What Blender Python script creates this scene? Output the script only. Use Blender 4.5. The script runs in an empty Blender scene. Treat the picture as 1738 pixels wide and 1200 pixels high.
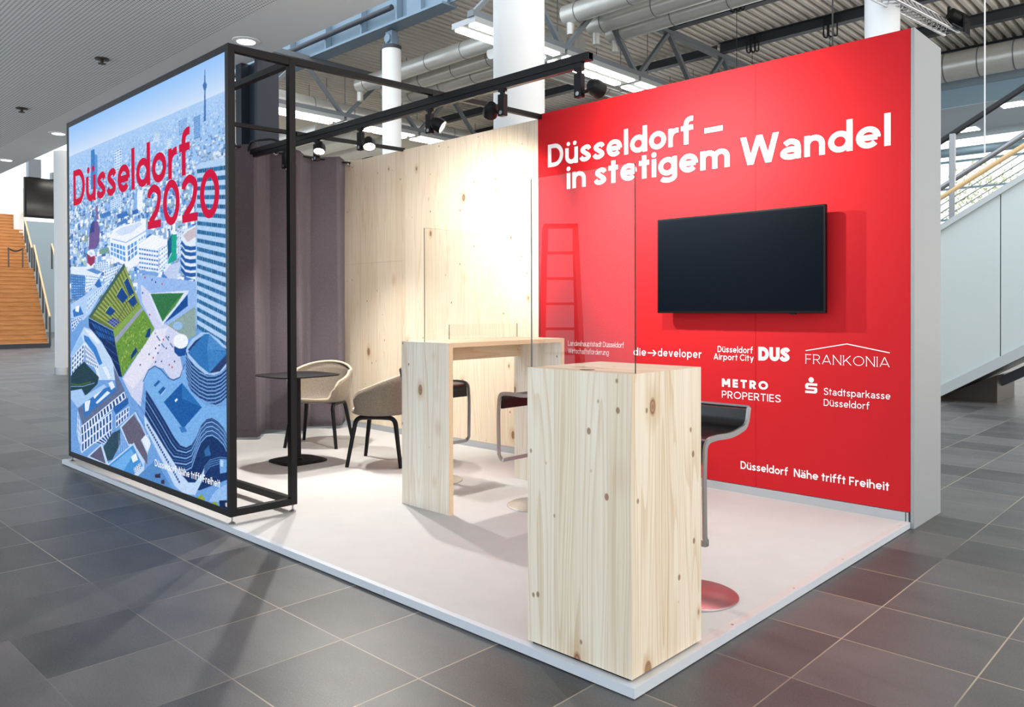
import bpy, bmesh, math, random
import numpy as np
from mathutils import Vector, Matrix

random.seed(7)
SC = bpy.context.scene
COL = SC.collection

# ------------------------------------------------------------------ camera, sky, exposure
FLEN, PYC = 1335.43, 533.3          # focal length and principal row, in pixels of the 1738 x 1200 frame
YAW, PITCH, ROLL = -0.7649, -0.0068, -0.003
CAMPOS = Vector((1.605, -2.2897, 1.3416))
_fw = Vector((math.sin(YAW), math.cos(YAW), 0)); _rt = Vector((math.cos(YAW), -math.sin(YAW), 0)); _up = Vector((0, 0, 1))
_fw2 = _fw * math.cos(PITCH) + _up * math.sin(PITCH); _up2 = _up * math.cos(PITCH) - _fw * math.sin(PITCH)
_r2 = _rt * math.cos(ROLL) + _up2 * math.sin(ROLL); _u2 = _up2 * math.cos(ROLL) - _rt * math.sin(ROLL)
cam = bpy.data.cameras.new('camera'); camo = bpy.data.objects.new('camera', cam); COL.objects.link(camo)
cam.sensor_fit = 'HORIZONTAL'; cam.sensor_width = 36.0; cam.lens = FLEN * 36.0 / 1738
cam.shift_y = -(600 - PYC) / 1738; cam.clip_start = 0.05; cam.clip_end = 400
m = Matrix((_r2, _u2, -_fw2)).transposed().to_4x4(); m.translation = CAMPOS
camo.matrix_world = m
SC.camera = camo

SC.view_settings.view_transform = 'Standard'
SC.view_settings.look = 'None'
SC.view_settings.exposure = 0.0
SC.view_settings.gamma = 1.0
SC.view_settings.use_curve_mapping = False
SC.cycles.use_denoising = True
SC.cycles.max_bounces = 10
SC.cycles.transparent_max_bounces = 16

W = bpy.data.worlds.new('overcast_sky'); SC.world = W; W.use_nodes = True
_n = W.node_tree.nodes; _l = W.node_tree.links; _n.clear()
_o = _n.new('ShaderNodeOutputWorld'); _b = _n.new('ShaderNodeBackground')
_tc = _n.new('ShaderNodeTexCoord'); _rp = _n.new('ShaderNodeValToRGB')
_vd = _n.new('ShaderNodeVectorMath'); _vd.operation = 'DOT_PRODUCT'; _vd.inputs[1].default_value = (.42, .27, 0)
_l.new(_tc.outputs['Generated'], _vd.inputs[0]); _ad = _n.new('ShaderNodeMath'); _ad.inputs[1].default_value = .5; _l.new(_vd.outputs['Value'], _ad.inputs[0]); _l.new(_ad.outputs[0], _rp.inputs[0])
_rp.color_ramp.elements[0].position = 0.24; _rp.color_ramp.elements[0].color = (0.78, 0.90, 1.0, 1)    # cool overcast on the left and front
_rp.color_ramp.elements[1].position = 0.85; _rp.color_ramp.elements[1].color = (1.0, 0.96, 0.90, 1)   # warmer daylight from the right
_l.new(_rp.outputs[0], _b.inputs['Color']); _b.inputs['Strength'].default_value = 2.15
_l.new(_b.outputs[0], _o.inputs[0])

FLOOR = -0.04

# ------------------------------------------------------------------ helpers
class MB:
    def __init__(s): s.bm = bmesh.new()
    def _mi(s, faces, mi):
        if mi:
            for f in faces: f.material_index = mi
    def box(s, x0, x1, y0, y1, z0, z1, mi=0):
        v = [s.bm.verts.new(c) for c in ((x0,y0,z0),(x1,y0,z0),(x1,y1,z0),(x0,y1,z0),(x0,y0,z1),(x1,y0,z1),(x1,y1,z1),(x0,y1,z1))]
        fs = [s.bm.faces.new([v[i] for i in q]) for q in ((0,3,2,1),(4,5,6,7),(0,1,5,4),(1,2,6,5),(2,3,7,6),(3,0,4,7))]
        s._mi(fs, mi); return s
    def hexa(s, pts):
        v = [s.bm.verts.new(c) for c in pts]
        for q in ((0,3,2,1),(4,5,6,7),(0,1,5,4),(1,2,6,5),(2,3,7,6),(3,0,4,7)): s.bm.faces.new([v[i] for i in q])
        return s
    def bar(s, p, q, w, h, up=(0,0,1)):
        p, q = Vector(p), Vector(q); d = (q - p).normalized(); up = Vector(up)
        a = d.cross(up)
        if a.length < 1e-4: a = d.cross(Vector((0,1,0)))
        a.normalize(); b = a.cross(d).normalized()
        c = []
        for e in (p, q): c += [e - a*w/2 - b*h/2, e + a*w/2 - b*h/2, e + a*w/2 + b*h/2, e - a*w/2 + b*h/2]
        v = [s.bm.verts.new(x) for x in c]
        for f in ((0,1,2,3),(7,6,5,4),(0,4,5,1),(1,5,6,2),(2,6,7,3),(3,7,4,0)): s.bm.faces.new([v[i] for i in f])
        return s
    def cyl(s, p, q, r, r2=None, n=20, cap=True):
        p, q = Vector(p), Vector(q); d = (q - p).normalized(); r2 = r if r2 is None else r2
        a = d.orthogonal().normalized(); b = d.cross(a)
        R = []
        for e, rr in ((p, r), (q, r2)):
            R.append([s.bm.verts.new(e + a*rr*math.cos(2*math.pi*i/n) + b*rr*math.sin(2*math.pi*i/n)) for i in range(n)])
        for i in range(n): s.bm.faces.new((R[0][i], R[0][(i+1)%n], R[1][(i+1)%n], R[1][i]))
        if cap: s.bm.faces.new(R[0][::-1]); s.bm.faces.new(R[1])
        return s
    def lathe(s, prof, c=(0,0,0), n=28, axis=(0,0,1)):
        c = Vector(c); d = Vector(axis).normalized(); a = d.orthogonal().normalized(); b = d.cross(a)
        R = [[s.bm.verts.new(c + d*z + a*max(r,1e-4)*math.cos(2*math.pi*i/n) + b*max(r,1e-4)*math.sin(2*math.pi*i/n)) for i in range(n)] for r, z in prof]
        for k in range(len(R)-1):
            for i in range(n): s.bm.faces.new((R[k][i], R[k][(i+1)%n], R[k+1][(i+1)%n], R[k+1][i]))
        s.bm.faces.new(R[0][::-1]); s.bm.faces.new(R[-1])
        return s
    def prism(s, pts, a, b, ax='z'):
        def P(u, v, w): return {'z':(u,v,w),'y':(u,w,v),'x':(w,u,v)}[ax]
        A = [s.bm.verts.new(P(u,v,a)) for u,v in pts]; B = [s.bm.verts.new(P(u,v,b)) for u,v in pts]
        n = len(pts)
        s.bm.faces.new(A[::-1]); s.bm.faces.new(B)
        for i in range(n): s.bm.faces.new((A[i], A[(i+1)%n], B[(i+1)%n], B[i]))
        bmesh.ops.recalc_face_normals(s.bm, faces=s.bm.faces[:])
        return s
    def sweep(s, path, sec, closed=False, up=(0,0,1), taper=None):
        # path: points; sec: 2D section points (side, normal); frames follow the path with a fixed reference
        P = [Vector(p) for p in path]; n = len(P); R = []; ref = Vector(up)
        prev = None
        for i in range(n):
            if closed: d = P[(i+1)%n] - P[i-1]
            else: d = P[min(i+1,n-1)] - P[max(i-1,0)]
            d.normalize()
            a = d.cross(ref)
            if a.length < 1e-3: a = prev.copy() if prev else d.orthogonal()
            a.normalize()
            if prev and a.dot(prev) < 0: a = -a
            prev = a.copy(); b = a.cross(d).normalized()
            t = taper[i] if taper else 1.0
            R.append([s.bm.verts.new(P[i] + a*u*t + b*v*t) for u, v in sec])
        k = len(sec)
        for i in range(n if closed else n-1):
            A, B = R[i], R[(i+1)%n]
            for j in range(k): s.bm.faces.new((A[j], A[(j+1)%k], B[(j+1)%k], B[j]))
        if not closed:
            s.bm.faces.new(R[0][::-1]); s.bm.faces.new(R[-1])
        bmesh.ops.recalc_face_normals(s.bm, faces=s.bm.faces[:])
        return s
    def grid(s, fn, nu, nv, wrapu=False):
        V = [[s.bm.verts.new(fn(i/(nu if wrapu else nu-1), j/(nv-1))) for j in range(nv)] for i in range(nu)]
        for i in range(nu if wrapu else nu-1):
            for j in range(nv-1): s.bm.faces.new((V[i][j], V[(i+1)%nu][j], V[(i+1)%nu][j+1], V[i][j+1]))
        return s
    def build(s, name, mat, parent=None, smooth=False, bevel=0, seg=2):
        org = Vector(parent['_o']) if parent is not None else Vector((0,0,0))
        if parent is not None: bmesh.ops.translate(s.bm, verts=s.bm.verts[:], vec=-org)
        me = bpy.data.meshes.new(name); 
        if smooth:
            for f in s.bm.faces: f.smooth = True
        s.bm.to_mesh(me); s.bm.free()
        for mm in (mat if isinstance(mat, (list, tuple)) else [mat]): me.materials.append(mm)
        if smooth and smooth != 'all': me.set_sharp_from_angle(angle=math.radians(38))
        o = bpy.data.objects.new(name, me); COL.objects.link(o)
        if parent is not None: o.parent = parent; o['_o'] = tuple(org)
        else: o['_o'] = (0,0,0)
        if bevel:
            md = o.modifiers.new('edge', 'BEVEL'); md.width = bevel; md.segments = seg; md.limit_method = 'ANGLE'
        return o

def circ(r, n=8, ph=0.0): return [(r*math.cos(2*math.pi*i/n+ph), r*math.sin(2*math.pi*i/n+ph)) for i in range(n)]
def thing(name, loc, label, cat, group=None):
    o = bpy.data.objects.new(name, None); COL.objects.link(o); o.location = loc; o['_o'] = tuple(loc)
    o['label'] = label; o['category'] = cat; o['kind'] = 'thing'
    if group: o['group'] = group
    o.empty_display_size = 0.1
    return o
def tag(o, label, cat, group=None, kind='thing'):
    o['label'] = label; o['category'] = cat; o['kind'] = kind
    if group: o['group'] = group
    return o
def struct(o): o['kind'] = 'structure'; return o
def dup(root, loc, rz, label):
    r = root.copy(); COL.objects.link(r); r.location = loc; r.rotation_euler = (0,0,rz); r['label'] = label
    def rec(src, dst):
        for ch in list(src.children):
            c = ch.copy(); COL.objects.link(c); c.parent = dst; rec(ch, c)
    rec(root, r); return r
def arc(c, r, a0, a1, n):
    return [(c[0]+r*math.cos(math.radians(a0+(a1-a0)*i/n)), c[1]+r*math.sin(math.radians(a0+(a1-a0)*i/n))) for i in range(n+1)]
def fillet(pts, r, n=6):
    # round the inner corners of a 3D polyline
    P = [Vector(p) for p in pts]; out = [P[0]]
    for i in range(1, len(P)-1):
        a = (P[i-1]-P[i]); b = (P[i+1]-P[i]); la, lb = a.length, b.length; a.normalize(); b.normalize()
        rr = min(r if not isinstance(r,(list,tuple)) else r[i-1], la*0.49, lb*0.49)
        s_, e_ = P[i]+a*rr, P[i]+b*rr
        for k in range(n+1):
            t = k/n; out.append(s_*(1-t)**2 + P[i]*2*t*(1-t) + e_*t*t)
    out.append(P[-1]); return out

# ------------------------------------------------------------------ materials (all node based)
def lin(c): return tuple((x/255/12.92 if x/255 <= .04045 else ((x/255+.055)/1.055)**2.4) for x in c) + (1,)
def mat(name, col, rough=.5, metal=0, spec=.5, coat=0, noise=0, nscale=40, bump=0, bscale=200, emit=None, es=1):
    M = bpy.data.materials.new(name); M.use_nodes = True; N = M.node_tree.nodes; L = M.node_tree.links
    b = N['Principled BSDF']; b.inputs['Base Color'].default_value = lin(col)
    b.inputs['Roughness'].default_value = rough; b.inputs['Metallic'].default_value = metal
    b.inputs['Specular IOR Level'].default_value = spec; b.inputs['Coat Weight'].default_value = coat
    tc = N.new('ShaderNodeTexCoord')
    if noise:
        nz = N.new('ShaderNodeTexNoise'); nz.inputs['Scale'].default_value = nscale; nz.inputs['Detail'].default_value = 3
        L.new(tc.outputs['Object'], nz.inputs['Vector'])
        mx = N.new('ShaderNodeMix'); mx.data_type = 'RGBA'; c = lin(col)
        mx.inputs['A'].default_value = tuple(v*(1-noise) for v in c[:3])+(1,); mx.inputs['B'].default_value = tuple(min(1,v*(1+noise)) for v in c[:3])+(1,)
        L.new(nz.outputs['Fac'], mx.inputs['Factor']); L.new(mx.outputs['Result'], b.inputs['Base Color'])
    if bump:
        nb = N.new('ShaderNodeTexNoise'); nb.inputs['Scale'].default_value = bscale; L.new(tc.outputs['Object'], nb.inputs['Vector'])
        bp = N.new('ShaderNodeBump'); bp.inputs['Strength'].default_value = bump; bp.inputs['Distance'].default_value = .002
        L.new(nb.outputs['Fac'], bp.inputs['Height']); L.new(bp.outputs['Normal'], b.inputs['Normal'])
    if emit:
        b.inputs['Emission Color'].default_value = lin(emit); b.inputs['Emission Strength'].default_value = es
    return M

class NT:
    def __init__(s, name):
        s.M = bpy.data.materials.new(name); s.M.use_nodes = True; s.N = s.M.node_tree.nodes; s.L = s.M.node_tree.links; s.b = s.N['Principled BSDF']
    def math(s, op, a, b=None, c=None):
        n = s.N.new('ShaderNodeMath'); n.operation = op
        for i, v in enumerate((a, b, c)):
            if v is None: continue
            if isinstance(v, (int, float)): n.inputs[i].default_value = v
            else: s.L.new(v, n.inputs[i])
        return n.outputs[0]
    def comb(s, x, y, z=0):
        n = s.N.new('ShaderNodeCombineXYZ')
        for i, v in enumerate((x, y, z)):
            if isinstance(v, (int, float)): n.inputs[i].default_value = v
            else: s.L.new(v, n.inputs[i])
        return n.outputs[0]
    def noise(s, vec, scale=1, detail=2, rough=.5):
        n = s.N.new('ShaderNodeTexNoise'); n.inputs['Scale'].default_value = scale; n.inputs['Detail'].default_value = detail; n.inputs['Roughness'].default_value = rough
        s.L.new(vec, n.inputs['Vector']); return n.outputs['Fac']
    def voro(s, vec, scale=1, rand=1.0):
        n = s.N.new('ShaderNodeTexVoronoi'); n.inputs['Scale'].default_value = scale; n.inputs['Randomness'].default_value = rand
        s.L.new(vec, n.inputs['Vector']); return n.outputs['Distance'], n.outputs['Color']
    def white(s, vec):
        n = s.N.new('ShaderNodeTexWhiteNoise'); n.noise_dimensions = '3D'; s.L.new(vec, n.inputs['Vector']); return n.outputs['Value']
    def step(s, v, lo, hi):       # smooth map lo..hi -> 0..1
        n = s.N.new('ShaderNodeMapRange'); n.interpolation_type = 'SMOOTHSTEP'
        n.inputs['From Min'].default_value = min(lo,hi); n.inputs['From Max'].default_value = max(lo,hi)
        if lo > hi: n.inputs['To Min'].default_value = 1; n.inputs['To Max'].default_value = 0
        s.L.new(v, n.inputs['Value']); return n.outputs[0]
    def mix(s, f, a, b):
        n = s.N.new('ShaderNodeMix'); n.data_type = 'RGBA'
        for k, v in (('Factor', f), ('A', a), ('B', b)):
            if isinstance(v, (int, float)): n.inputs[k].default_value = v
            elif isinstance(v, tuple): n.inputs[k].default_value = v
            else: s.L.new(v, n.inputs[k])
        return n.outputs['Result']
    def xyz(s, which='Object'):
        t = s.N.new('ShaderNodeTexCoord'); n = s.N.new('ShaderNodeSeparateXYZ'); s.L.new(t.outputs[which], n.inputs[0]); return n.outputs[0], n.outputs[1], n.outputs[2]

def pine(name, grain='z', board=.14, light=(226,210,184), dark=(196,166,124), knot=(122,74,38), seed=0., knots=1.0, rough=.55, kscale=1.0):
    t = NT(name); x, y, z = t.xyz()
    if grain == 'z': u = t.math('ADD', x, t.math('MULTIPLY', y, 1.0)); w = z
    elif grain == 'y': u = t.math('ADD', x, z); w = y
    else: u = t.math('ADD', y, z); w = x
    u = t.math('ADD', u, seed)
    warp = t.noise(t.comb(t.math('MULTIPLY', u, 5), t.math('MULTIPLY', w, .9), seed), 1, 2)
    uw = t.math('ADD', u, t.math('MULTIPLY', t.math('SUBTRACT', warp, .5), .05))
    bid = t.math('FLOOR', t.math('DIVIDE', u, board))
    bt = t.white(t.comb(bid, seed+.5, 3.1))
    off = t.math('MULTIPLY', bt, 17.0)
    w2 = t.math('ADD', w, off)
    # growth rings: iso-lines of a slow field stretched along the grain
    fld = t.noise(t.comb(t.math('MULTIPLY', uw, 7.0), t.math('MULTIPLY', w2, .28), off), 1, 1, .4)
    ring = t.math('FRACT', t.math('MULTIPLY', fld, 17.0))
    ring = t.math('MULTIPLY', t.step(ring, .45, .95), t.step(ring, 1.0, .96))
    fine = t.noise(t.comb(t.math('MULTIPLY', uw, 150), t.math('MULTIPLY', w2, 2.0), off), 1, 3)
    tone = t.noise(t.comb(t.math('MULTIPLY', uw, 14), t.math('MULTIPLY', w2, .5), off), 1, 2)
    f1 = t.math('MULTIPLY', ring, .36)
    f2 = t.math('MULTIPLY', t.step(fine, .35, .8), .35)
    f3 = t.math('MULTIPLY', t.math('SUBTRACT', bt, .4), .35)
    f4 = t.math('MULTIPLY', t.step(tone, .55, .85), .32)
    F = t.math('ADD', t.math('ADD', f1, f2), t.math('ADD', f3, f4))
    F = t.math('MINIMUM', t.math('MAXIMUM', F, 0), 1)
    c = t.mix(F, lin(light), lin(dark))
    # knots
    d, rc = t.voro(t.comb(t.math('MULTIPLY', u, 5.2*kscale), t.math('MULTIPLY', w, 3.0*kscale), seed), 1, 1)
    s1 = t.N.new('ShaderNodeSeparateColor'); t.L.new(rc, s1.inputs[0])
    sz = t.math('MULTIPLY', t.step(s1.outputs[0], .38, .9), .14*knots)
    halo = t.math('MULTIPLY', t.step(t.math('DIVIDE', d, t.math('ADD', t.math('MULTIPLY', sz, 2.2), .0001)), 1.0, .3), .45)
    core = t.step(t.math('SUBTRACT', d, sz), -.004, -.03)
    krng = t.math('MULTIPLY', t.math('SINE', t.math('MULTIPLY', d, 330)), .18)
    c = t.mix(halo, c, lin((188,150,100)))
    c = t.mix(t.math('MULTIPLY', core, t.math('ADD', .72, krng)), c, lin(knot))
    d2, rc2 = t.voro(t.comb(t.math('MULTIPLY', u, 13*kscale), t.math('MULTIPLY', w, 9*kscale), seed+4.), 1, 1)
    s2 = t.N.new('ShaderNodeSeparateColor'); t.L.new(rc2, s2.inputs[0])
    pin = t.math('MULTIPLY', t.step(d2, .11*knots, .07*knots), t.step(s2.outputs[1], .6, .64))
    c = t.mix(t.math('MULTIPLY', pin, .75), c, lin((116,72,40)))
    # board joints
    fr = t.math('FRACT', t.math('DIVIDE', u, board))
    jn = t.math('MULTIPLY', t.step(fr, .988, .996), .3)
    c = t.mix(jn, c, lin((150,120,84)))
    t.L.new(c, t.b.inputs['Base Color']); t.b.inputs['Roughness'].default_value = rough; t.b.inputs['Specular IOR Level'].default_value = .3
    return t.M

def glass(name, tint=(.97,.985,.98), refl=1.0):
    M = bpy.data.materials.new(name); M.use_nodes = True; N = M.node_tree.nodes; L = M.node_tree.links; N.clear()
    o = N.new('ShaderNodeOutputMaterial'); a = N.new('ShaderNodeBsdfTransparent'); g = N.new('ShaderNodeBsdfGlossy'); mx = N.new('ShaderNodeMixShader'); f = N.new('ShaderNodeFresnel')
    a.inputs[0].default_value = tint+(1,); g.inputs['Roughness'].default_value = 0; g.inputs['Color'].default_value = (refl,refl,refl,1); f.inputs[0].default_value = 1.45
    gm = N.new('ShaderNodeNewGeometry'); k1 = N.new('ShaderNodeMath'); k1.operation = 'SUBTRACT'; k1.inputs[0].default_value = 1.0; k2 = N.new('ShaderNodeMath'); k2.operation = 'MULTIPLY'; k2.use_clamp = True
    L.new(gm.outputs['Backfacing'], k1.inputs[1]); L.new(f.outputs[0], k2.inputs[0]); L.new(k1.outputs[0], k2.inputs[1])
    L.new(k2.outputs[0], mx.inputs[0]); L.new(a.outputs[0], mx.inputs[1]); L.new(g.outputs[0], mx.inputs[2]); L.new(mx.outputs[0], o.inputs[0])
    return M

def tile_material():
    t = NT('granite_tiles'); x, y, z = t.xyz()
    PX, PY, X0, Y0 = .503, .4815, .325, .545
    ux = t.math('DIVIDE', t.math('SUBTRACT', x, X0), PX); uy = t.math('DIVIDE', t.math('SUBTRACT', y, Y0), PY)
    ix = t.math('FLOOR', ux); iy = t.math('FLOOR', uy)
    wn = t.white(t.comb(ix, iy, 2.0))
    grain = t.noise(t.comb(x, y, 0), 420, 2, .7)
    g2 = t.noise(t.comb(x, y, 0), 160, 2, .6)
    cloud = t.noise(t.comb(t.math('ADD', x, t.math('MULTIPLY', wn, 31)), t.math('MULTIPLY', y, 2.2), wn), 2.2, 3)
    v = t.math('ADD', t.math('MULTIPLY', t.math('SUBTRACT', wn, .5), .55), t.math('MULTIPLY', t.math('SUBTRACT', cloud, .5), .6))
    v = t.math('ADD', v, t.math('MULTIPLY', t.math('SUBTRACT', grain, .5), 1.5))
    v = t.math('ADD', v, t.math('MULTIPLY', t.math('SUBTRACT', g2, .5), .7))
    v = t.math('ADD', v, .5); v = t.math('MINIMUM', t.math('MAXIMUM', v, 0), 1)
    c = t.mix(v, lin((38,38,40)), lin((106,104,103)))
    fx = t.math('ABSOLUTE', t.math('SUBTRACT', t.math('FRACT', t.math('ADD', ux, .5)), .5)); fy = t.math('ABSOLUTE', t.math('SUBTRACT', t.math('FRACT', t.math('ADD', uy, .5)), .5))
    j = t.math('MAXIMUM', t.step(fx, .0075, .004), t.step(fy, .0075, .004))
    jm = t.math('MULTIPLY', j, t.step(t.noise(t.comb(x, y, 5), .9, 1), .3, .62))
    c = t.mix(t.math('MULTIPLY', jm, .8), c, lin((176,164,142)))
    t.L.new(c, t.b.inputs['Base Color'])
    r = t.math('ADD', .32, t.math('MULTIPLY', t.noise(t.comb(x, y, 1), 90, 2), .16)); t.L.new(r, t.b.inputs['Roughness'])
    t.b.inputs['Specular IOR Level'].default_value = .38
    bp = t.N.new('ShaderNodeBump'); bp.inputs['Strength'].default_value = .12; bp.inputs['Distance'].default_value = .002
    t.L.new(t.math('SUBTRACT', grain, j), bp.inputs['Height']); t.L.new(bp.outputs[0], t.b.inputs['Normal'])
    return t.M

def perforated():
    t = NT('perforated_ceiling_panel'); x, y, z = t.xyz(); p = .045
    a = t.math('SUBTRACT', t.math('FRACT', t.math('DIVIDE', x, p)), .5); b = t.math('SUBTRACT', t.math('FRACT', t.math('DIVIDE', y, p)), .5)
    d = t.math('SQRT', t.math('ADD', t.math('MULTIPLY', a, a), t.math('MULTIPLY', b, b)))
    c = t.mix(t.step(d, .27, .21), lin((244,244,244)), lin((110,112,116)))
    t.L.new(c, t.b.inputs['Base Color']); t.b.inputs['Roughness'].default_value = .7
    return t.M

def fabric(name, a, b, scale=420, rough=.9):
    t = NT(name); x, y, z = t.xyz()
    n1 = t.noise(t.comb(t.math('MULTIPLY', x, .25), t.math('MULTIPLY', y, .25), z), scale, 2); n2 = t.noise(t.comb(x, y, t.math('MULTIPLY', z, .25)), scale, 2)
    f = t.step(t.math('ADD', n1, n2), .7, 1.3)
    c = t.mix(f, lin(a), lin(b)); t.L.new(c, t.b.inputs['Base Color']); t.b.inputs['Roughness'].default_value = rough; t.b.inputs['Specular IOR Level'].default_value = .15
    t.b.inputs['Sheen Weight'].default_value = .15
    return t.M

def stair_wood():
    t = NT('oak_treads'); x, y, z = t.xyz()
    n = t.noise(t.comb(t.math('MULTIPLY', x, 6), t.math('MULTIPLY', y, .5), t.math('MULTIPLY', z, 6)), 4, 3)
    c = t.mix(t.step(n, .3, .7), lin((206,150,92)), lin((184,126,72)))
    t.L.new(c, t.b.inputs['Base Color']); t.b.inputs['Roughness'].default_value = .5
    return t.M

M = dict(
    tiles=tile_material(), perf=perforated(),
    plaster=mat('white_plaster', (240,240,240), .75, noise=.02, nscale=3),
    colwhite=mat('white_column_paint', (232,233,234), .6, noise=.02, nscale=2),
    carpet=mat('pale_carpet', (196,195,194), .95, spec=.1, noise=.05, nscale=7, bump=.3, bscale=500),
    alu=mat('anodised_aluminium', (196,202,210), .42, 0, noise=.03, nscale=30),
    alulip=mat('aluminium_lip', (206,204,202), .5, .15, noise=.03, nscale=30),
    baseb=mat('grey_baseboard', (178,182,186), .45, .2),
    red=mat('red_printed_fabric', (194,24,32), .72, spec=.25, noise=.04, nscale=600, bump=.15, bscale=900),
    white=mat('white_print', (245,243,244), .7, spec=.2),
    greyend=mat('grey_end_panel', (152,154,157), .5, noise=.015, nscale=4),
    black=mat('black_powder_coat', (17,17,20), .45, spec=.25, noise=.05, nscale=60),
    blackgl=mat('black_gloss', (14,14,16), .28),
    track=mat('black_track', (14,14,19), .42, spec=.3),
    tvframe=mat('black_plastic', (10,10,12), .4, spec=.2),
    tvscreen=mat('dark_screen', (6,12,21), .45, spec=.05),
    rodm=mat('dark_metal_rod', (34,32,34), .35, .5),
    steel=mat('brushed_steel', (196,196,198), .28, .95, noise=.04, nscale=90),
    steelm=mat('satin_steel', (170,170,172), .36, .9),
    curtain=fabric('mauve_grey_curtain', (122,113,122), (140,130,138), 300),
    tweed=fabric('beige_woven_upholstery', (108,98,88), (154,143,129), 520),
    piping=mat('pale_piping', (206,192,170), .85),
    woodctr=pine('spruce_counter', 'z', .128, seed=3.3, light=(226,216,199), dark=(192,163,124), knots=1.35),
    woodctop=pine('spruce_counter_top', 'x', .128, seed=5.1, light=(228,212,188), dark=(206,178,140)),
    woodtab=pine('spruce_table', 'z', .15, seed=8.7, light=(236,231,221), dark=(206,184,152)),
    woodttop=pine('spruce_table_top', 'y', .15, seed=2.2, light=(226,208,182), dark=(204,172,132)),
    woodwall=pine('spruce_wall', 'z', .165, seed=11.4, light=(240,226,204), dark=(216,190,156), kscale=.85, knots=.95),
    ply=mat('pale_ply_edge', (222,198,160), .6, noise=.08, nscale=80),
    glass=glass('clear_acrylic'), gedge=mat('acrylic_edge', (38,48,46), .6, spec=.1), gedgel=mat('acrylic_edge_pale', (110,122,112), .6, spec=.1),
    grom=mat('grey_grommet', (132,134,138), .4, .5),
    hole=mat('dark_hole', (110,88,64), .8),
    deck=mat('galvanised_deck', (232,226,216), .5, 0, noise=.06, nscale=2),
    beam=mat('dark_steel_beam', (62,66,74), .5, .2, noise=.05, nscale=6),
    girder=mat('blue_grey_girder', (124,146,164), .5, .1, noise=.05, nscale=4),
    truss=mat('grey_truss_paint', (118,124,130), .45, .2),
    duct=mat('galvanised_duct', (216,214,208), .3, .35, noise=.08, nscale=5),
    beige=mat('beige_hall_wall', (246,240,226), .8, noise=.02, nscale=2),
    navy=mat('navy_steel', (34,42,56), .5),
    lamp=mat('lit_diffuser', (255,255,255), .5, emit=(255,250,240), es=12.0),
    lampd=mat('lit_downlight', (255,255,255), .5, emit=(235,242,255), es=4.0),
    lens=mat('lit_lens', (255,255,255), .3, emit=(255,246,232), es=14.0),
    lamph=mat('lamp_housing', (176,180,182), .4, .3),
    oak=stair_wood(), oakrail=mat('oak_handrail', (226,190,140), .5),
    railp=mat('dark_rail_post', (84,88,92), .4, .4),
    panel=mat('pale_stair_panel', (206,214,212), .45, .1, noise=.02, nscale=1.5),
    paneltrim=mat('panel_trim', (196,202,202), .4, .2),
    brass=mat('brushed_plinth', (88,80,74), .35, .7, noise=.05, nscale=3),
    rubber=mat('black_rubber', (24,24,28), .5),
    mull=mat('facade_mullion', (150,176,190), .5, .2),
    soff=mat('grey_soffit_tiles', (150,166,176), .7, noise=.02, nscale=1),
    sprk=mat('dark_bronze', (70,62,56), .4, .6),
    cabw=mat('white_cable', (226,226,226), .6),
    fgreen=mat('overexposed_leaves', (206,216,176), .8, noise=.3, nscale=3),  # leaf colour paled to stand in for overexposed daylight
)

# ------------------------------------------------------------------ the hall: floor, soffit, roof
m_ = MB(); m_.box(-62, 6, -5.6, 37, FLOOR-.1, FLOOR); struct(m_.build('floor', M['tiles']))
m_ = MB(); m_.box(-60, 2, -5, 2.22, 4.75, 4.95); struct(m_.build('ceiling', M['perf']))
m_ = MB(); m_.box(-60, 2, 2.22, 3.06, 4.75, 5.9); struct(m_.build('trim_1', M['plaster']))
# corrugated roof deck, ribs along y
m_ = MB(); pts = []; px = -27.2; pit = .25; ZD = 9.3
k = 0
while px < 9:
    pts += [(px, ZD), (px+.1, ZD), (px+.125, ZD+.17), (px+.225, ZD+.17)]; px += pit
for i in range(len(pts)-1):
    (a, za), (b, zb) = pts[i], pts[i+1]
    v = [m_.bm.verts.new(c) for c in ((a,11,za),(b,11,zb),(b,33,zb),(a,33,za))]; m_.bm.faces.new(v)
struct(m_.build('roof_deck', M['deck']))
m_ = MB(); m_.box(-27.3, -27, 9.5, 33, FLOOR, 9.4); struct(m_.build('wall_back', M['beige']))
o = thing('ventilation_grille', (-26.95, 18.9, 7.4), 'dark rectangular ventilation grille high on the beige hall wall', 'vent')
m_ = MB(); m_.box(-26.99, -26.93, 18.05, 19.25, 7.35, 8.1); m_.build('frame', M['truss'], o)
m_ = MB(); [m_.box(-26.93, -26.9, 18.1, 19.2, 7.4+.08*k, 7.45+.08*k) for k in range(8)]; m_.build('louvres', M['beam'], o)

m_ = MB(); m_.box(-54.3, -54, 2, 40, FLOOR, 6.9); struct(m_.build('wall_left', M['soff']))
# window band and mullions of the far facade on the right
o = thing('glass_facade', (-3, 30.2, FLOOR), 'bright glazed hall facade with thin steel transoms behind the pale staircase', 'facade')
m_ = MB()
for x in (-9.5, -6.9, -4.3, -1.7): m_.box(x-.05, x+.05, 30.1, 30.3, FLOOR, 7.5)
m_.build('mullion', M['mull'], o)
m_ = MB()
for z in (1.2, 2.9, 4.6, 5.75, 6.75): m_.box(-12, 4, 30.12, 30.26, z-.035, z+.035)
m_.build('transom', M['mull'], o)
m_ = MB(); m_.cyl((-12,29.6,7.0), (4,29.6,7.0), .16); m_.build('steel_tube', M['mull'], o, smooth=True)
o = thing('mezzanine_slab', (-4, 27, 7.5), 'grey suspended mezzanine underside with square ceiling lights at far right', 'ceiling slab')
m_ = MB(); m_.box(-14, 5, 24.7, 30, 7.52, 8.6); m_.build('slab', M['soff'], o)
m_ = MB(); m_.box(-14, 5, 24.6, 24.7, 7.5, 8.05); m_.build('edge_beam', M['mull'], o)
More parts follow.
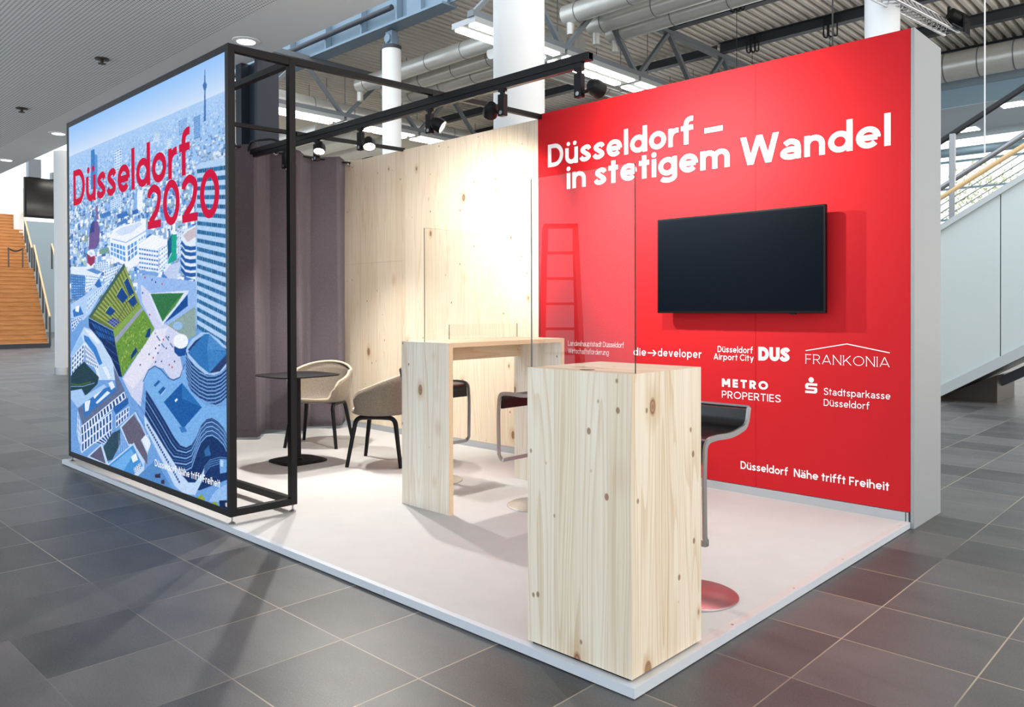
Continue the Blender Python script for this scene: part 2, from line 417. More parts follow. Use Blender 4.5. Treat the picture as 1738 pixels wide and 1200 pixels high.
for x, y in ((-6.6, 26.0), (-5.9, 28.4), (-4.0, 25.6), (-3.3, 28.2)):
    m_ = MB(); m_.box(x-.3, x+.3, y-.3, y+.3, 7.5, 7.52); m_.build('light_panel', M['lamp'], o)

# beams
GB = 'dark steel roof beams along the hall'
for k, y in enumerate((16.4, 19.2, 22.0, 24.8, 27.6)):
    m_ = MB(); x0 = -10.3 if k < 2 else -27
    m_.box(x0, 9, y-.12, y+.12, 9.0, 9.02); m_.box(x0, 9, y-.012, y+.012, 9.02, 9.28); m_.box(x0, 9, y-.12, y+.12, 9.28, 9.3)
    names = ['nearest dark steel beam under the corrugated roof, behind the air ducts', 'dark steel beam with cable loops, running behind the white column right of the red wall',
             'dark steel beam just above the grey end of the red wall', 'dark roof beam second above the far round duct', 'farthest dark roof beam, directly above the far round duct']
    tag(m_.build('roof_beam', M['beam']), names[k], 'beam', GB)
for k, y in enumerate((19.2, 22.0)):
    m_ = MB(); m_.box(-27, -10.4, y-.12, y+.12, 9.0, 9.02); m_.box(-27, -10.4, y-.012, y+.012, 9.02, 9.28)
    if k == 0: tag(m_.build('roof_beam', M['beam']), 'dark steel beam between the two roof trusses, behind the big round column', 'beam', GB)
    else: m_.bm.free()
# big plate girder on the narrow column
o = thing('plate_girder', (-20, 11, 9.0), 'blue grey steel plate girder with stiffeners resting on the narrow white column', 'girder')
m_ = MB(); m_.box(-34, -13.3, 10.75, 11.25, 9.0, 9.06); m_.build('bottom_flange', M['girder'], o)
m_ = MB(); m_.box(-34, -13.0, 10.98, 11.02, 9.06, 11.2); m_.build('web', M['girder'], o)
m_ = MB(); m_.prism([(-14.9, 9.06), (-13.3, 9.06), (-12.4, 9.9), (-12.4, 11.2), (-14.9, 11.2)], 10.9, 10.98, 'y'); m_.build('gusset', M['girder'], o)
for x in (-30, -27.6, -25.2, -22.8, -20.6, -18.6, -16.8, -15.2, -14.2):
    m_ = MB(); m_.box(x-.03, x+.03, 10.78, 10.97, 9.06, 11.2); m_.build('stiffener', M['girder'], o)
tag(MB().cyl((-34, 10.72, 9.42), (-15.3, 10.72, 9.42), .075).build('conduit_pipe', M['beam'], smooth=True), 'dark pipe clipped along the front of the blue grey girder', 'pipe')

# trusses along y
def truss(x, y0, y1, label):
    o = thing('roof_truss', (x, y0, 7.5), label, 'truss', 'grey lattice roof trusses')
    m_ = MB(); m_.box(x-.09, x+.09, y0, y1, 7.42, 7.55); m_.build('bottom_chord', M['truss'], o)
    m_ = MB(); m_.box(x-.1, x+.1, y0, y1, 8.9, 9.05); m_.build('top_chord', M['truss'], o)
    y = y0; 
    while y < y1 - .1:
        for a, b in (((x, y+.08, 7.5), (x, min(y+1.5, y1), 8.95)), ((x, min(y+1.5, y1), 8.95), (x, min(y+2.92, y1), 7.5))):
            m_ = MB(); m_.bar(a, b, .1, .12, (1,0,0)); m_.build('diagonal', M['truss'], o)
        y += 3
    return o
truss(-10.35, 8.94, 23.9, 'grey lattice roof truss right of the big column, above the red wall')
truss(-19.5, 9.05, 24.0, 'grey lattice roof truss seen above the curtain and wood wall')
def light_tray(x, y0, label, g):
    o = thing('strip_light_tray', (x, y0, 7.2), label, 'ceiling light', g)
    m_ = MB(); m_.box(x-.62, x+.1, y0+.04, y0+2.94, 7.3, 7.42); m_.build('housing', M['lamph'], o)
    for dx in (-.5, -.06):
        for k in range(2):
            m_ = MB(); m_.box(x+dx-.1, x+dx+.1, y0+.12+1.4*k, y0+1.42+1.4*k, 7.27, 7.3); m_.build('tube_diffuser', M['lamp'], o)
    for k in range(9): MB().cyl((x-.3, y0+.3+k*.3, 7.42), (x-.3, y0+.3+k*.3, 7.6), .05, n=10).build('insulator', M['lamph'], o, smooth=True)
for k in range(3):
    light_tray(-10.35, 8.94+3*k, ['bright strip light tray left of the big round column under the truss end', 'strip light tray just right of the big round column', 'strip light tray cut off by the top edge of the red wall'][k], 'strip lights under the near truss')
    light_tray(-19.5, 9.05+3*k, ['strip light tray above the curtain, seen through the black frame', 'strip light tray above the middle spotlights', 'strip light tray right of the narrow white column'][k], 'strip lights under the far truss')
# ducts along x
ZX = 8.45
for k, y in enumerate((12.45, 13.45, 14.25)):
    for x0, x1, lab in ((-19.2, -11.7, 'left of the big column'), (-10.7, 6, 'right of the big column')):
        o = thing('air_duct', (x0, y, ZX), ['nearest', 'middle', 'farthest'][k] + ' of three parallel silver air ducts ' + lab, 'air duct', 'silver ducts along the hall')
        m_ = MB(); m_.cyl((x0,y,ZX), (x1,y,ZX), .24, n=24); m_.build('tube', M['duct'], o, smooth=True)
        x = x0+.4
        while x < x1: MB().cyl((x,y,ZX), (x+.02,y,ZX), .248, n=24).build('joint_band', M['truss'], o, smooth=True); x += 1.5
        for x in (x0+1.1, x1-1.0): MB().cyl((x,y,ZX+.2), (x,y,9.32), .012, n=6).build('hanger_rod', M['truss'], o)
        m_ = MB(); m_.cyl((x0 if x0 < -15 else x0+.15, y, ZX-.02), (x0 if x0 < -15 else x0+.15, y, 7.95), .1, n=14); m_.build('drop_pipe', M['duct'], o, smooth=True)
YD = (11.3, 12.0, 12.4, 8.2, 8.2, 8.2)
for k, (x, z, r, lab) in enumerate(((-11.35, 7.8, .2, 'silver air duct running alongside the near truss'), (-12.3, 8.0, .2, 'second silver air duct behind the near truss'), (-13.2, 8.15, .2, 'third silver air duct behind the near truss'),
                       (-20.7, 7.95, .27, 'silver air duct running alongside the far truss'), (-21.8, 8.25, .27, 'second silver air duct behind the far truss'), (-22.9, 8.55, .27, 'highest silver air duct behind the far truss'))):
    o = thing('air_duct', (x, 8.5, z), lab, 'air duct', 'silver ducts along the trusses')
    m_ = MB(); m_.cyl((x,YD[k],z), (x,23.5,z), r, n=22); m_.build('tube', M['duct'], o, smooth=True)
    y = YD[k]+.4
    while y < 23: MB().cyl((x,y,z), (x,y+.02,z), r+.008, n=22).build('joint_band', M['truss'], o, smooth=True); y += 1.5
    for y in (12.9, 16.9, 21): MB().cyl((x,y,z+r-.02), (x,y,9.32), .012, n=6).build('hanger_rod', M['truss'], o)
for k, y in enumerate((12.6, 14.0, 15.4)):
    tag(MB().cyl((-26.9,y,7.4), (-21.6,y,7.4), .3, n=24).build('air_duct', M['duct'], smooth=True), ['left', 'middle', 'right'][k] + ' of three short ducts entering the beige hall wall', 'air duct', 'ducts into the beige wall')
o = thing('air_duct', (-4, 24.0, 8.5), 'large round duct crossing in front of the far mezzanine', 'air duct')
m_ = MB(); m_.cyl((-14,23.9,8.55), (5,23.9,8.55), .42, n=24); m_.build('tube', M['duct'], o, smooth=True)
x = -13.5
while x < 5: MB().cyl((x,23.9,8.55), (x+.03,23.9,8.55), .43, n=24).build('joint_band', M['truss'], o, smooth=True); x += .9
for x in (-8, -3): MB().cyl((x,23.9,8.9), (x,23.9,9.32), .015, n=6).build('hanger_rod', M['truss'], o)

# columns
def column(x, y, r, z1, label, base=True, cap=False):
    o = thing('column', (x, y, FLOOR), label, 'column', 'round white hall columns')
    m_ = MB(); m_.cyl((x,y,FLOOR), (x,y,z1), r, n=40); m_.build('shaft', M['colwhite'], o, smooth=True)
    if base: m_ = MB(); m_.cyl((x,y,FLOOR), (x,y,FLOOR+.16), r+.006, n=40); m_.build('base_ring', M['steel'], o, smooth=True)
    if cap:
        m_ = MB(); m_.cyl((x,y,z1), (x,y,z1+.1), r+.01, n=32); m_.build('collar', M['beam'], o, smooth=True)
        m_ = MB(); m_.box(x-.14, x+.14, y-.1, y+.1, z1+.1, z1+.5); m_.cyl((x,y-.16,z1+.3), (x,y+.16,z1+.3), .12, n=16); m_.build('bearing', M['girder'], o)
    return o
column(-17.12, 3.32, .232, 4.75, 'round white column left of the city poster, under the soffit edge')
column(-4.71, 4.42, .3, 9.3, 'big round white column rising behind the wood wall')
column(-15.75, 11.05, .26, 8.45, 'narrow white column with dark collar carrying the blue grey girder', cap=True)
column(-3.55, 13.0, .3, 9.3, 'white column behind the right end of the red wall')
column(-42, 8.72, .25, 7.25, 'distant white column left of the hanging screen')
m_ = MB(); m_.box(-8.78, -8.62, 2.98, 3.3, FLOOR, 4.75); m_.box(-8.62, -8.25, 3.1, 3.2, FLOOR, 4.75); m_.box(-8.25, -8.18, 2.98, 3.3, FLOOR, 4.75)
tag(m_.build('steel_column', M['navy']), 'dark navy steel column behind the curtain under the soffit edge', 'column')

# downlights and sprinklers in the soffit
for k, (x, y) in enumerate(((-7.75, 2.6), (-15.2, 2.62), (-19.0, 2.66))):
    o = thing('downlight', (x, y, 4.75), ['round recessed downlight right above the corner of the light box', 'recessed downlight left of the light box top corner', 'smallest recessed downlight near the left edge above the stairs'][k], 'ceiling light', 'downlights in the soffit')
    m_ = MB(); m_.lathe([(.17,4.752), (.17,4.742), (.115,4.735), (.115,4.752)], (x,y,0)); m_.build('trim_ring', M['plaster'], o, smooth=True)
    m_ = MB(); m_.cyl((x,y,4.732), (x,y,4.745), .11); m_.build('diffuser', M['lampd'], o)
for k, (x, y) in enumerate(((-9.8, 1.58), (-13.55, 1.58))):
    o = thing('sprinkler_head', (x, y, 4.7), ['dark sprinkler head under the perforated ceiling, nearer the light box', 'dark sprinkler head nearer the left edge of the perforated ceiling'][k], 'sprinkler', 'ceiling sprinklers')
    m_ = MB(); m_.lathe([(.09,4.75), (.09,4.735), (.02,4.73), (.02,4.69), (.05,4.685), (.05,4.678)], (x,y,0), 16); m_.build('nozzle', M['sprk'], o, smooth=True)

# ------------------------------------------------------------------ left: oak grand stair
def ye(x): return 6.85 + (-31 - x) * .18
o = thing('grand_staircase', (-33, 5, FLOOR), 'wide oak staircase with a landing rising at far left', 'staircase')
def flight(x0, z0, n, run, rise):
    for k in range(n):
        xa = x0 - k*run; z = z0 + (k+1)*rise
        m_ = MB(); y1 = ye(xa); m_.box(xa-run-.05, xa, -1.5, y1, z-rise-.01, z-.012); m_.box(xa-run-.05, xa+.03, -1.5, y1, z-.05, z)
        m_.build('step', M['oak'], o)
flight(-31, FLOOR, 18, .328, .1772)
m_ = MB(); m_.box(-38.5, -36.9, -1.5, ye(-37.5), 3.02, 3.15); m_.build('landing', M['oak'], o)
flight(-38.4, 3.15, 17, .306, .1735)
m_ = MB(); m_.box(-52, -43.6, -1.5, 9.1, 5.95, 6.1); m_.build('upper_floor', M['oak'], o)
m_ = MB(); m_.box(-31.0, -30.95, -1.5, 6.9, FLOOR, .12); m_.build('dark_plinth', M['beam'], o)
def railing(path, label, mids, glass_on=True):
    r = thing('stair_railing', path[0], label, 'railing', 'glass stair railings')
    P = [Vector(p) for p in path]
    for i in range(len(P)-1):
        n = mids
        for k in range(n+1):
            if i and k == 0: continue
            q = P[i].lerp(P[i+1], k/n); m_ = MB(); m_.box(q.x-.03, q.x+.03, q.y-.03, q.y+.03, q.z-.1, q.z+.98); m_.build('post', M['railp'], r)
        a, b = P[i], P[i+1]; m_ = MB()
        v = [m_.bm.verts.new(c) for c in (a+Vector((0,-.02,.1)), b+Vector((0,-.02,.1)), b+Vector((0,-.02,.9)), a+Vector((0,-.02,.9)))]; f = m_.bm.faces.new(v)
        bmesh.ops.solidify(m_.bm, geom=[f], thickness=.012); m_.build('glass_panel', M['glass'], r)
    m_ = MB(); m_.sweep([p+Vector((0,0,1.0)) for p in P], circ(.035, 8)); m_.build('handrail', M['oakrail'], r, smooth=True)
railing([(-36.85, ye(-36.9)+.05, 3.15), (-31.0, 6.9, .1)], 'glass railing with oak handrail on the right of the lower oak flight', 5)
railing([(-36.9, ye(-36.9)+.75, 3.25), (-31.0, 7.6, .2)], 'second oak handrail just behind the lower right stair railing', 5)
railing([(-43.6, 9.1, 6.1), (-38.4, ye(-38.4)+.1, 3.15)], 'glass railing on the right of the upper oak flight', 6)
railing([(-37.3, 6.35, 3.15), (-34.5, 5.85, 1.7)], 'left railing end on the oak stair landing at the frame edge', 3)
for k, y in enumerate((7.28, 7.82)):
    o = thing('barrier_post', (-38.0, y, 3.15), ['left', 'right'][k] + ' belt barrier post on the oak stair landing', 'barrier post', 'belt barrier on the landing')
    m_ = MB(); m_.lathe([(.17,3.15), (.17,3.17), (.03,3.18), (.03,4.0), (.04,4.0), (.04,4.08)], (-38.0,y,0), 18); m_.build('pole', M['railp'], o, smooth=True)
m_ = MB(); m_.sweep([(-38.0, 7.3+.48*t/6, 4.03-.1*math.sin(math.pi*t/6)) for t in range(7)], [(-.004,-.03),(.004,-.03),(.004,.03),(-.004,.03)])
tag(m_.build('barrier_belt', M['rubber']), 'dark belt hung between the two posts on the stair landing', 'belt')
o = thing('hanging_display', (-29.9, 6.4, 4.6), 'large dark display hung under the soffit beside the white column at left', 'screen')
m_ = MB(); m_.box(-30.12, -29.98, 5.84, 8.4, 4.64, 6.05); m_.build('case', M['black'], o)
m_ = MB(); m_.box(-29.98, -29.97, 5.9, 8.36, 4.72, 6.02); m_.build('screen', mat('dark_glossy_screen', (34,32,32), .08, spec=.5), o)
m_ = MB(); m_.box(-30.2, -29.9, 5.95, 6.35, 6.05, 6.7); m_.box(-30.2, -29.9, 6.7, 8.2, 6.05, 6.3); m_.build('ceiling_bracket', M['truss'], o)

# ------------------------------------------------------------------ right: pale staircase flank
SL = .605
def zl(x): return .09 + SL*(x+1.85)
def zu(x): return 2.51 + SL*(x+1.86)
o = thing('panelled_stair', (-1, 10.5, FLOOR), 'pale panelled stair flank rising to the right behind the grey wall end', 'staircase')
for a, b in ((-4.1, -1.108), (-1.095, 1.9), (1.913, 4.9)):
    m_ = MB(); m_.prism(([(a, zl(a))] if zl(a) > FLOOR else [(a, FLOOR), (-1.85+(FLOOR-.09)/SL, FLOOR)])+[(b, zl(b)), (b, zu(b)), (a, zu(a))], 10.45, 10.5, 'y'); m_.build('side_panel', M['panel'], o)
for x in (-1.1015, 1.9065): MB().box(x-.03, x+.03, 10.485, 10.499, zl(x)+.02, zu(x)-.02).build('seam_light_block', M['rubber'], o)  # dark backing added behind the seams to stop light leaking through
m_ = MB(); m_.prism([(-2.1, zl(-2.1)-.05), (4.9, zl(4.9)-.05), (4.9, zl(4.9)+.11), (-2.1, zl(-2.1)+.11)], 10.42, 10.45, 'y'); m_.build('bottom_trim', M['paneltrim'], o)
m_ = MB(); m_.prism([(-4.1, zu(-4.1)-.04), (4.9, zu(4.9)-.04), (4.9, zu(4.9)+.05), (-4.1, zu(-4.1)+.05)], 10.4, 10.55, 'y'); m_.build('top_trim', M['paneltrim'], o)
m_ = MB(); m_.prism([(-1.95, zl(-1.95)-.04), (4.9, zl(4.9)-.04), (4.9, zl(4.9)+.02), (-1.95, zl(-1.95)+.02)], 10.5, 12.1, 'y'); m_.build('underside', M['steelm'], o)
m_ = MB(); m_.prism([(-4.1, FLOOR), (-1.22, FLOOR), (-1.22, .36), (-2.0, -.02)], 10.82, 11.9, 'y'); m_.build('plinth', M['brass'], o)
m_ = MB(); m_.prism([(-1.22, .33), (3, 2.8), (3, 2.6), (-1.22, .05+.13)], 11.1, 11.3, 'y'); m_.build('stringer', M['beam'], o)
m_ = MB()
for z in (.13, .24, .35): m_.cyl((-4, 10.48, zu(-4)+z), (4.9, 10.48, zu(4.9)+z), .009, n=8)
m_.build('rail_wires', M['steelm'], o, smooth=True)
m_ = MB(); m_.cyl((-4, 10.48, 2.97+.59*(-4+1.86)), (4.9, 10.48, 2.97+.59*6.76), .035, n=12); m_.build('wooden_handrail', M['oakrail'], o, smooth=True)
m_ = MB(); m_.cyl((-4, 10.9, 3.24+.6*(-4+1.86)), (4.9, 10.9, 3.24+.6*6.76), .04, n=12); m_.build('grey_handrail', M['steelm'], o, smooth=True)
m_ = MB(); m_.bar((-4, 10.6, 3.84+.568*(-4+1.86)), (4.9, 10.6, 3.84+.568*6.76), .06, .085); m_.build('black_handrail', M['rubber'], o, bevel=.02)
for x in (-1.72, .6):
    m_ = MB(); m_.box(x-.035, x+.035, 10.46, 10.52, zu(x), 3.8+.568*(x+1.86)); m_.build('post', M['steelm'], o)

# lattice lighting truss and its spotlight, cables
o = thing('lighting_truss', (-3.05, 14.5, 6.9), 'silver lattice lighting truss at the top right, above the grey wall end', 'truss')
A, B = Vector((-3.35, 11.5, 6.75)), Vector((-3.07, 15.6, 6.95))
m_ = MB()
for dx, dz in ((-.13,0), (.13,0), (0,.24)): m_.cyl(A+Vector((dx,0,dz)), B+Vector((dx,0,dz)), .028, n=8)
m_.build('chords', M['steel'], o, smooth=True)
m_ = MB(); n = 16
for k in range(n):
    a = A.lerp(B, k/n); b = A.lerp(B, (k+1)/n); mid = a.lerp(b, .5)
    for dx in (-.13, .13):
        m_.cyl(a+Vector((dx,0,0)), mid+Vector((0,0,.24)), .012, n=6); m_.cyl(mid+Vector((0,0,.24)), b+Vector((dx,0,0)), .012, n=6)
    m_.cyl(a+Vector((-.13,0,0)), b+Vector((.13,0,0)), .012, n=6)
m_.build('lacing', M['steel'], o, smooth=True)
o = thing('stage_spotlight', (-2.85, 15.5, 7.0), 'black stage spotlight with barn doors clamped to the silver truss end', 'spotlight')
m_ = MB(); m_.cyl((-3.02,15.3,7.25), (-2.82,15.55,7.12), .13, n=18); m_.build('body', M['black'], o, smooth=True)
m_ = MB(); m_.box(-2.8, -2.77, 15.35, 15.75, 6.85, 7.2); m_.build('barn_door', M['black'], o)
m_ = MB(); m_.box(-3.1, -3.05, 15.4, 15.45, 7.0, 7.45); m_.build('clamp', M['black'], o)
tag(MB().cyl((-.74,8,3.12), (-.74,8,8.8), .008, n=8).build('hanging_cable', M['cabw'], smooth=True), 'thin white cable hanging in front of the pale staircase', 'cable')
tag(MB().cyl((-2.48,8,3.3), (-2.48,8,9.0), .011, n=8).build('hanging_cable', M['rubber'], smooth=True), 'straight black cable hanging behind the red wall right of the cable loops', 'cable')
for k, (x, y, dz, lab) in enumerate(((-6.95, 19.23, .55, 'black cable loop on the dark beam above the middle of the red wall'), (-9.2, 19.23, .45, 'short black cable loop on the dark beam near the truss end'), (-7.4, 14.9, .35, 'black cable loop hung below the farthest air duct'))):
    m_ = MB(); zt = 9.25 if y > 16 else 8.7
    for s_ in (-.12, .02, .14):
        m_.sweep(fillet([(x+s_-.05, y-.16, zt), (x+s_-.05, y-.16, zt-dz-.1*s_), (x+s_+.06, y-.16, zt-dz-.05), (x+s_+.06, y-.16, zt)], .06, 4), circ(.022, 6), up=(0,1,0))
    m_.cyl((x, y-.16, zt-dz), (x, y-.16, zt-dz-1.9), .008, n=6)
    tag(m_.build('cable_loop', M['rubber'], smooth=True), lab, 'cable', 'black cable loops on the roof steel')

# ------------------------------------------------------------------ the stand: platform
o = thing('exhibition_platform', (-3, 1.5, FLOOR), 'low white carpeted exhibition platform with aluminium edge', 'platform')
m_ = MB(); m_.box(-6.2, -.03, .03, 2.99, FLOOR+.004, 0); m_.build('carpet', M['carpet'], o)
for a, b in ((-6.2, -3.0), (-2.998, -1.45), (-1.448, -.0065)):
    m_ = MB(); m_.box(a, b, 0, .006, FLOOR+.004, .001); m_.box(a, b, .006, .03, FLOOR+.004, .001); m_.build('front_trim', M['alu'], o)
m_ = MB(); m_.box(-.006, 0, 0, 2.973, FLOOR+.004, .0008); m_.build('side_trim', M['alu'], o)
m_ = MB(); m_.box(-.05, -.006, .03, 2.973, -.01, .0012); m_.build('trim_lip', M['alulip'], o)
m_ = MB(); [m_.cyl((-.025, y, .001), (-.025, y, .0025), .006, n=10) for y in (.75, 1.35, 1.95, 2.4, 2.85)]; m_.build('trim_screws', M['steel'], o)

# red display wall
WY = 2.973
o = thing('red_display_wall', (-1.5, 3.2, FLOOR), 'tall red fabric display wall with white lettering and sponsor logos', 'display wall')
ends = [-3.117, -2.078, -1.033, -.001]
for a, b in zip(ends[:-1], ends[1:]):
    m_ = MB(); m_.box(a+.001, b-.001, WY, WY+.03, .062, 3.082); m_.build('fabric_panel', M['red'], o)
m_ = MB(); m_.box(-3.117, -.03, WY-.006, WY+.02, .0, .058); m_.build('baseboard', M['baseb'], o)
m_ = MB(); m_.box(-.024, -.012, WY-.004, WY+.02, .0, .058); m_.build('baseboard_end', M['baseb'], o)
m_ = MB(); m_.box(0, .022, WY, WY+.55, FLOOR, 3.082); m_.build('end_panel', M['greyend'], o, bevel=.002)
m_ = MB(); m_.box(-3.117, 0, WY+.03, WY+.54, FLOOR, 3.07); m_.build('core', M['greyend'], o)
REDWALL = o

# lettering: a small geometric stroke alphabet, every glyph a set of centre lines with a stroke width
GX, GC, GA = .49, .70, .72
def _arc(cx, cy, rx, ry, a0, a1, n=None):
    n = n or max(4, int(abs(a1-a0)/9))
    return [(cx+rx*math.cos(math.radians(a0+(a1-a0)*i/n)), cy+ry*math.sin(math.radians(a0+(a1-a0)*i/n))) for i in range(n+1)]
def _spl(P, n=7):
    out = []
    for i in range(len(P)-1):
        p0 = P[max(i-1,0)]; p1 = P[i]; p2 = P[i+1]; p3 = P[min(i+2,len(P)-1)]
        for k in range(n):
            t = k/n
            out.append(tuple(.5*(2*p1[j]+(p2[j]-p0[j])*t+(2*p0[j]-5*p1[j]+4*p2[j]-p3[j])*t*t+(3*p1[j]-p0[j]-3*p2[j]+p3[j])*t**3) for j in (0,1)))
    out.append(P[-1]); return out
def glyph(ch, h):
    X, C, A = GX, GC, GA; S = []; D = []; w = .3
    def ring(cx, cy, rx, ry): S.append(('c', _arc(cx, cy, rx, ry, 0, 360, 40)[:-1]))
    def ln(*p): S.append(('o', list(p)))
    def dg(a, b): S.append(('d', [a, b]))
    lo = ch.lower()
    base = {'ü':'u','ä':'a','ö':'o'}.get(ch, ch)
    ch0 = ch; ch = base
    bw = .5; rx, ry = bw/2-h, X/2-h
    if ch == ' ': return S, D, .22
    if ch == '–': ln((.02,.27),(.50,.27)); w = .52
    elif ch == 'o': ring(bw/2, X/2, rx, ry); w = bw
    elif ch == 'c': S.append(('o', _arc(bw/2, X/2, rx, ry, 48, 312))); w = .45
    elif ch == 'e': S.append(('o', [(bw-h-.005, X/2-h*.12)]+_arc(bw/2, X/2, rx, ry, 4, 318))); ln((h, X/2-h*.12), (bw-h, X/2-h*.12)); w = bw
    elif ch in 'dq': ring(bw/2, X/2, rx, ry); ln((bw-h+.02, 0 if ch=='d' else -.19), (bw-h+.02, A if ch=='d' else X)); w = bw+.02
    elif ch in 'bp': ring(bw/2+.02, X/2, rx, ry); ln((h, 0 if ch=='b' else -.19), (h, A if ch=='b' else X)); w = bw+.02
    elif ch == 'g':
        ring(bw/2, X/2, rx, ry); xx = bw-h+.02
        S.append(('o', [(xx, X)]+[(xx, .06)]+_arc(xx/2+h/2, -.03, xx/2-h/2, .17-h, 0, -150))); w = bw+.02
    elif ch == 'a':
        xx = .44-h; S.append(('o', _spl([(.045+h*.5, X-.1-h*.4), (.09+h*.5, X-h-.03), (.21, X-h), (xx-.04, X-h-.05), (xx, X-h-.14)])+[(xx, 0)]))
        S.append(('c', _arc(.02+(xx)/2, .145, xx/2-.01, .145-h*.85, 0, 360, 30)[:-1])); w = .45
    elif ch == 'n' or ch == 'h':
        ww = .46; ln((h, 0), (h, A if ch == 'h' else X)); r_ = ww/2-h; S.append(('o', _arc(ww/2, X-h-r_*1.0, r_, r_, 180, 0)+[(ww-h, 0)])); w = ww
    elif ch == 'u':
        ww = .46; r_ = ww/2-h; S.append(('o', [(h, X)]+_arc(ww/2, h+r_, r_, r_, 180, 360))); ln((ww-h, X), (ww-h, 0)); w = ww
    elif ch == 'm':
        a_ = .375; r_ = a_/2-h*.5; ln((h, 0), (h, X))
        for k in (0, 1):
            c = h+r_+k*2*r_; S.append(('o', _arc(c, X-h-r_, r_, r_, 180, 0)+[(c+r_, 0)]))
        w = 2*h+4*r_
    elif ch == 'r': ln((h, 0), (h, X)); S.append(('o', _spl([(h, X-h-.17), (h+.05, X-h-.06), (.19+h*.3, X-h-.005), (.29, X-h)]))); w = .30
    elif ch in 'il': ln((h, 0), (h, A if ch == 'l' else X)); w = 2*h; 
    elif ch == 't': ln((.09+h, 0), (.09+h, .64)); ln((0, X-h*.85), (.26+h*.6, X-h*.85)); w = .27+h*.6
    elif ch == 'f': S.append(('o', [(.08+h, 0), (.08+h, A-h-.13)]+_spl([(.08+h, A-h-.11), (.11+h, A-h-.03), (.19+h, A-h+.01), (.27+h, A-h+.01)]))); ln((0, X-h*.85), (.27+h, X-h*.85)); w = .28+h
    elif ch == 's':
        q = X; S.append(('o', _spl([(.355-h*.3, q-h-.075), (.29, q-h-.01), (.2, q-h), (h+.035, q-h-.05), (h+.03, q*.5+.075), (.2, q*.5), (.385-h-.02, q*.5-.075), (.385-h-.015, h+.05), (.2, h), (.09, h+.015), (.02+h*.3, h+.085)]))); w = .39
    elif ch == 'v': dg((h*1.1, X), (.24, 0)); dg((.48-h*1.1, X), (.24, 0)); w = .48
    elif ch == 'y': dg((h*1.1, X), (.24, .0)); dg((.48-h*1.1, X), (.17, -.19)); w = .48
    elif ch == 'k': ln((h, 0), (h, A)); dg((h, .17), (.43-h*1.1, X)); dg((.2, .25), (.46-h*1.1, 0)); w = .46
    elif ch == 'D': S.append(('c', [(h, h), (.25, h)]+_arc(.25, C/2, .30-h*.6, C/2-h, -90, 90)+[(.25, C-h), (h, C-h)])); w = .55+h*.4
    elif ch == 'W': dg((h*1.1, C), (.25, 0)); dg((.47, C), (.25, 0)); dg((.47, C), (.69, 0)); dg((.94-h*1.1, C), (.69, 0)); w = .94
    elif ch == 'N': ln((h, 0), (h, C)); dg((h*1.1, C), (.57-h*1.1, 0)); ln((.57-h, 0), (.57-h, C)); w = .57
    elif ch == 'M': ln((h, 0), (h, C)); dg((h*1.2, C), (.34, .18)); dg((.68-h*1.2, C), (.34, .18)); ln((.68-h, 0), (.68-h, C)); w = .68
    elif ch == 'F': ln((h, 0), (h, C)); ln((h, C-h), (.42, C-h)); ln((h, C*.5-h*.3), (.38, C*.5-h*.3)); w = .43
    elif ch == 'E': ln((h, 0), (h, C)); [ln((h, q), (.42, q)) for q in (h, C/2, C-h)]; w = .43
    elif ch == 'L': ln((h, C), (h, h), (.40, h)); ln((h, 0), (h, .1)); w = .41
    elif ch == 'T': ln((.25, 0), (.25, C-h)); ln((0, C-h), (.5, C-h)); w = .5
    elif ch == 'I': ln((h, 0), (h, C)); w = 2*h
    elif ch in 'PR':
        q = C*.45; S.append(('o', [(h, q), (.26, q)]+_arc(.26, (q+C-h)/2, .2-h*.5, (C-h-q)/2, -90, 90)+[(.26, C-h), (h, C-h)])); ln((h, 0), (h, C)); w = .47
        if ch == 'R': dg((.25, q), (.5-h, 0)); w = .5
    elif ch == 'O': ring(.36, C/2, .36-h, C/2-h); w = .72
    elif ch == 'C': S.append(('o', _arc(.35, C/2, .35-h, C/2-h, 45, 315))); w = .62
    elif ch == 'K': ln((h, 0), (h, C)); dg((h, .22), (.52-h, C)); dg((.2, .38), (.56-h, 0)); w = .56
    elif ch == 'A': dg((h*1.1, 0), (.32, C)); dg((.64-h*1.1, 0), (.32, C)); ln((.16, C*.27), (.48, C*.27)); w = .64
    elif ch == 'U': r_ = .28-h; S.append(('o', [(h, C)]+_arc(.28, h+r_, r_, r_, 180, 360)+[(.56-h, C)])); w = .56
    elif ch == 'S':
        q = C; S.append(('o', _spl([(.46-h*.2, q-h-.1), (.37, q-h-.01), (.26, q-h), (h+.03, q-h-.06), (h+.03, q*.5+.1), (.26, q*.5+.01), (.5-h-.02, q*.5-.1), (.5-h-.015, h+.07), (.25, h), (.12, h+.02), (.02+h*.2, h+.12)]))); w = .5
    elif ch == '0': ring(.27, C/2, .27-h, C/2-h); w = .54
    elif ch == '2': S.append(('o', _spl([(h, C-.2), (h+.03, C-h-.06), (.24, C-h), (.46-h*.9, C-h-.08), (.46-h*.8, C-.27), (.33, .27), (h+.04, h*1.6)], 9))); ln((.015, h), (.48, h)); w = .49
    if ch0 == 'i': D.append((h, X+.055+h, h*1.12))
    if ch0 in 'üäö': D += [(w/2-.105-h*.15, X+.055+h, h*1.02), (w/2+.105+h*.15, X+.055+h, h*1.02)]
    return S, D, w
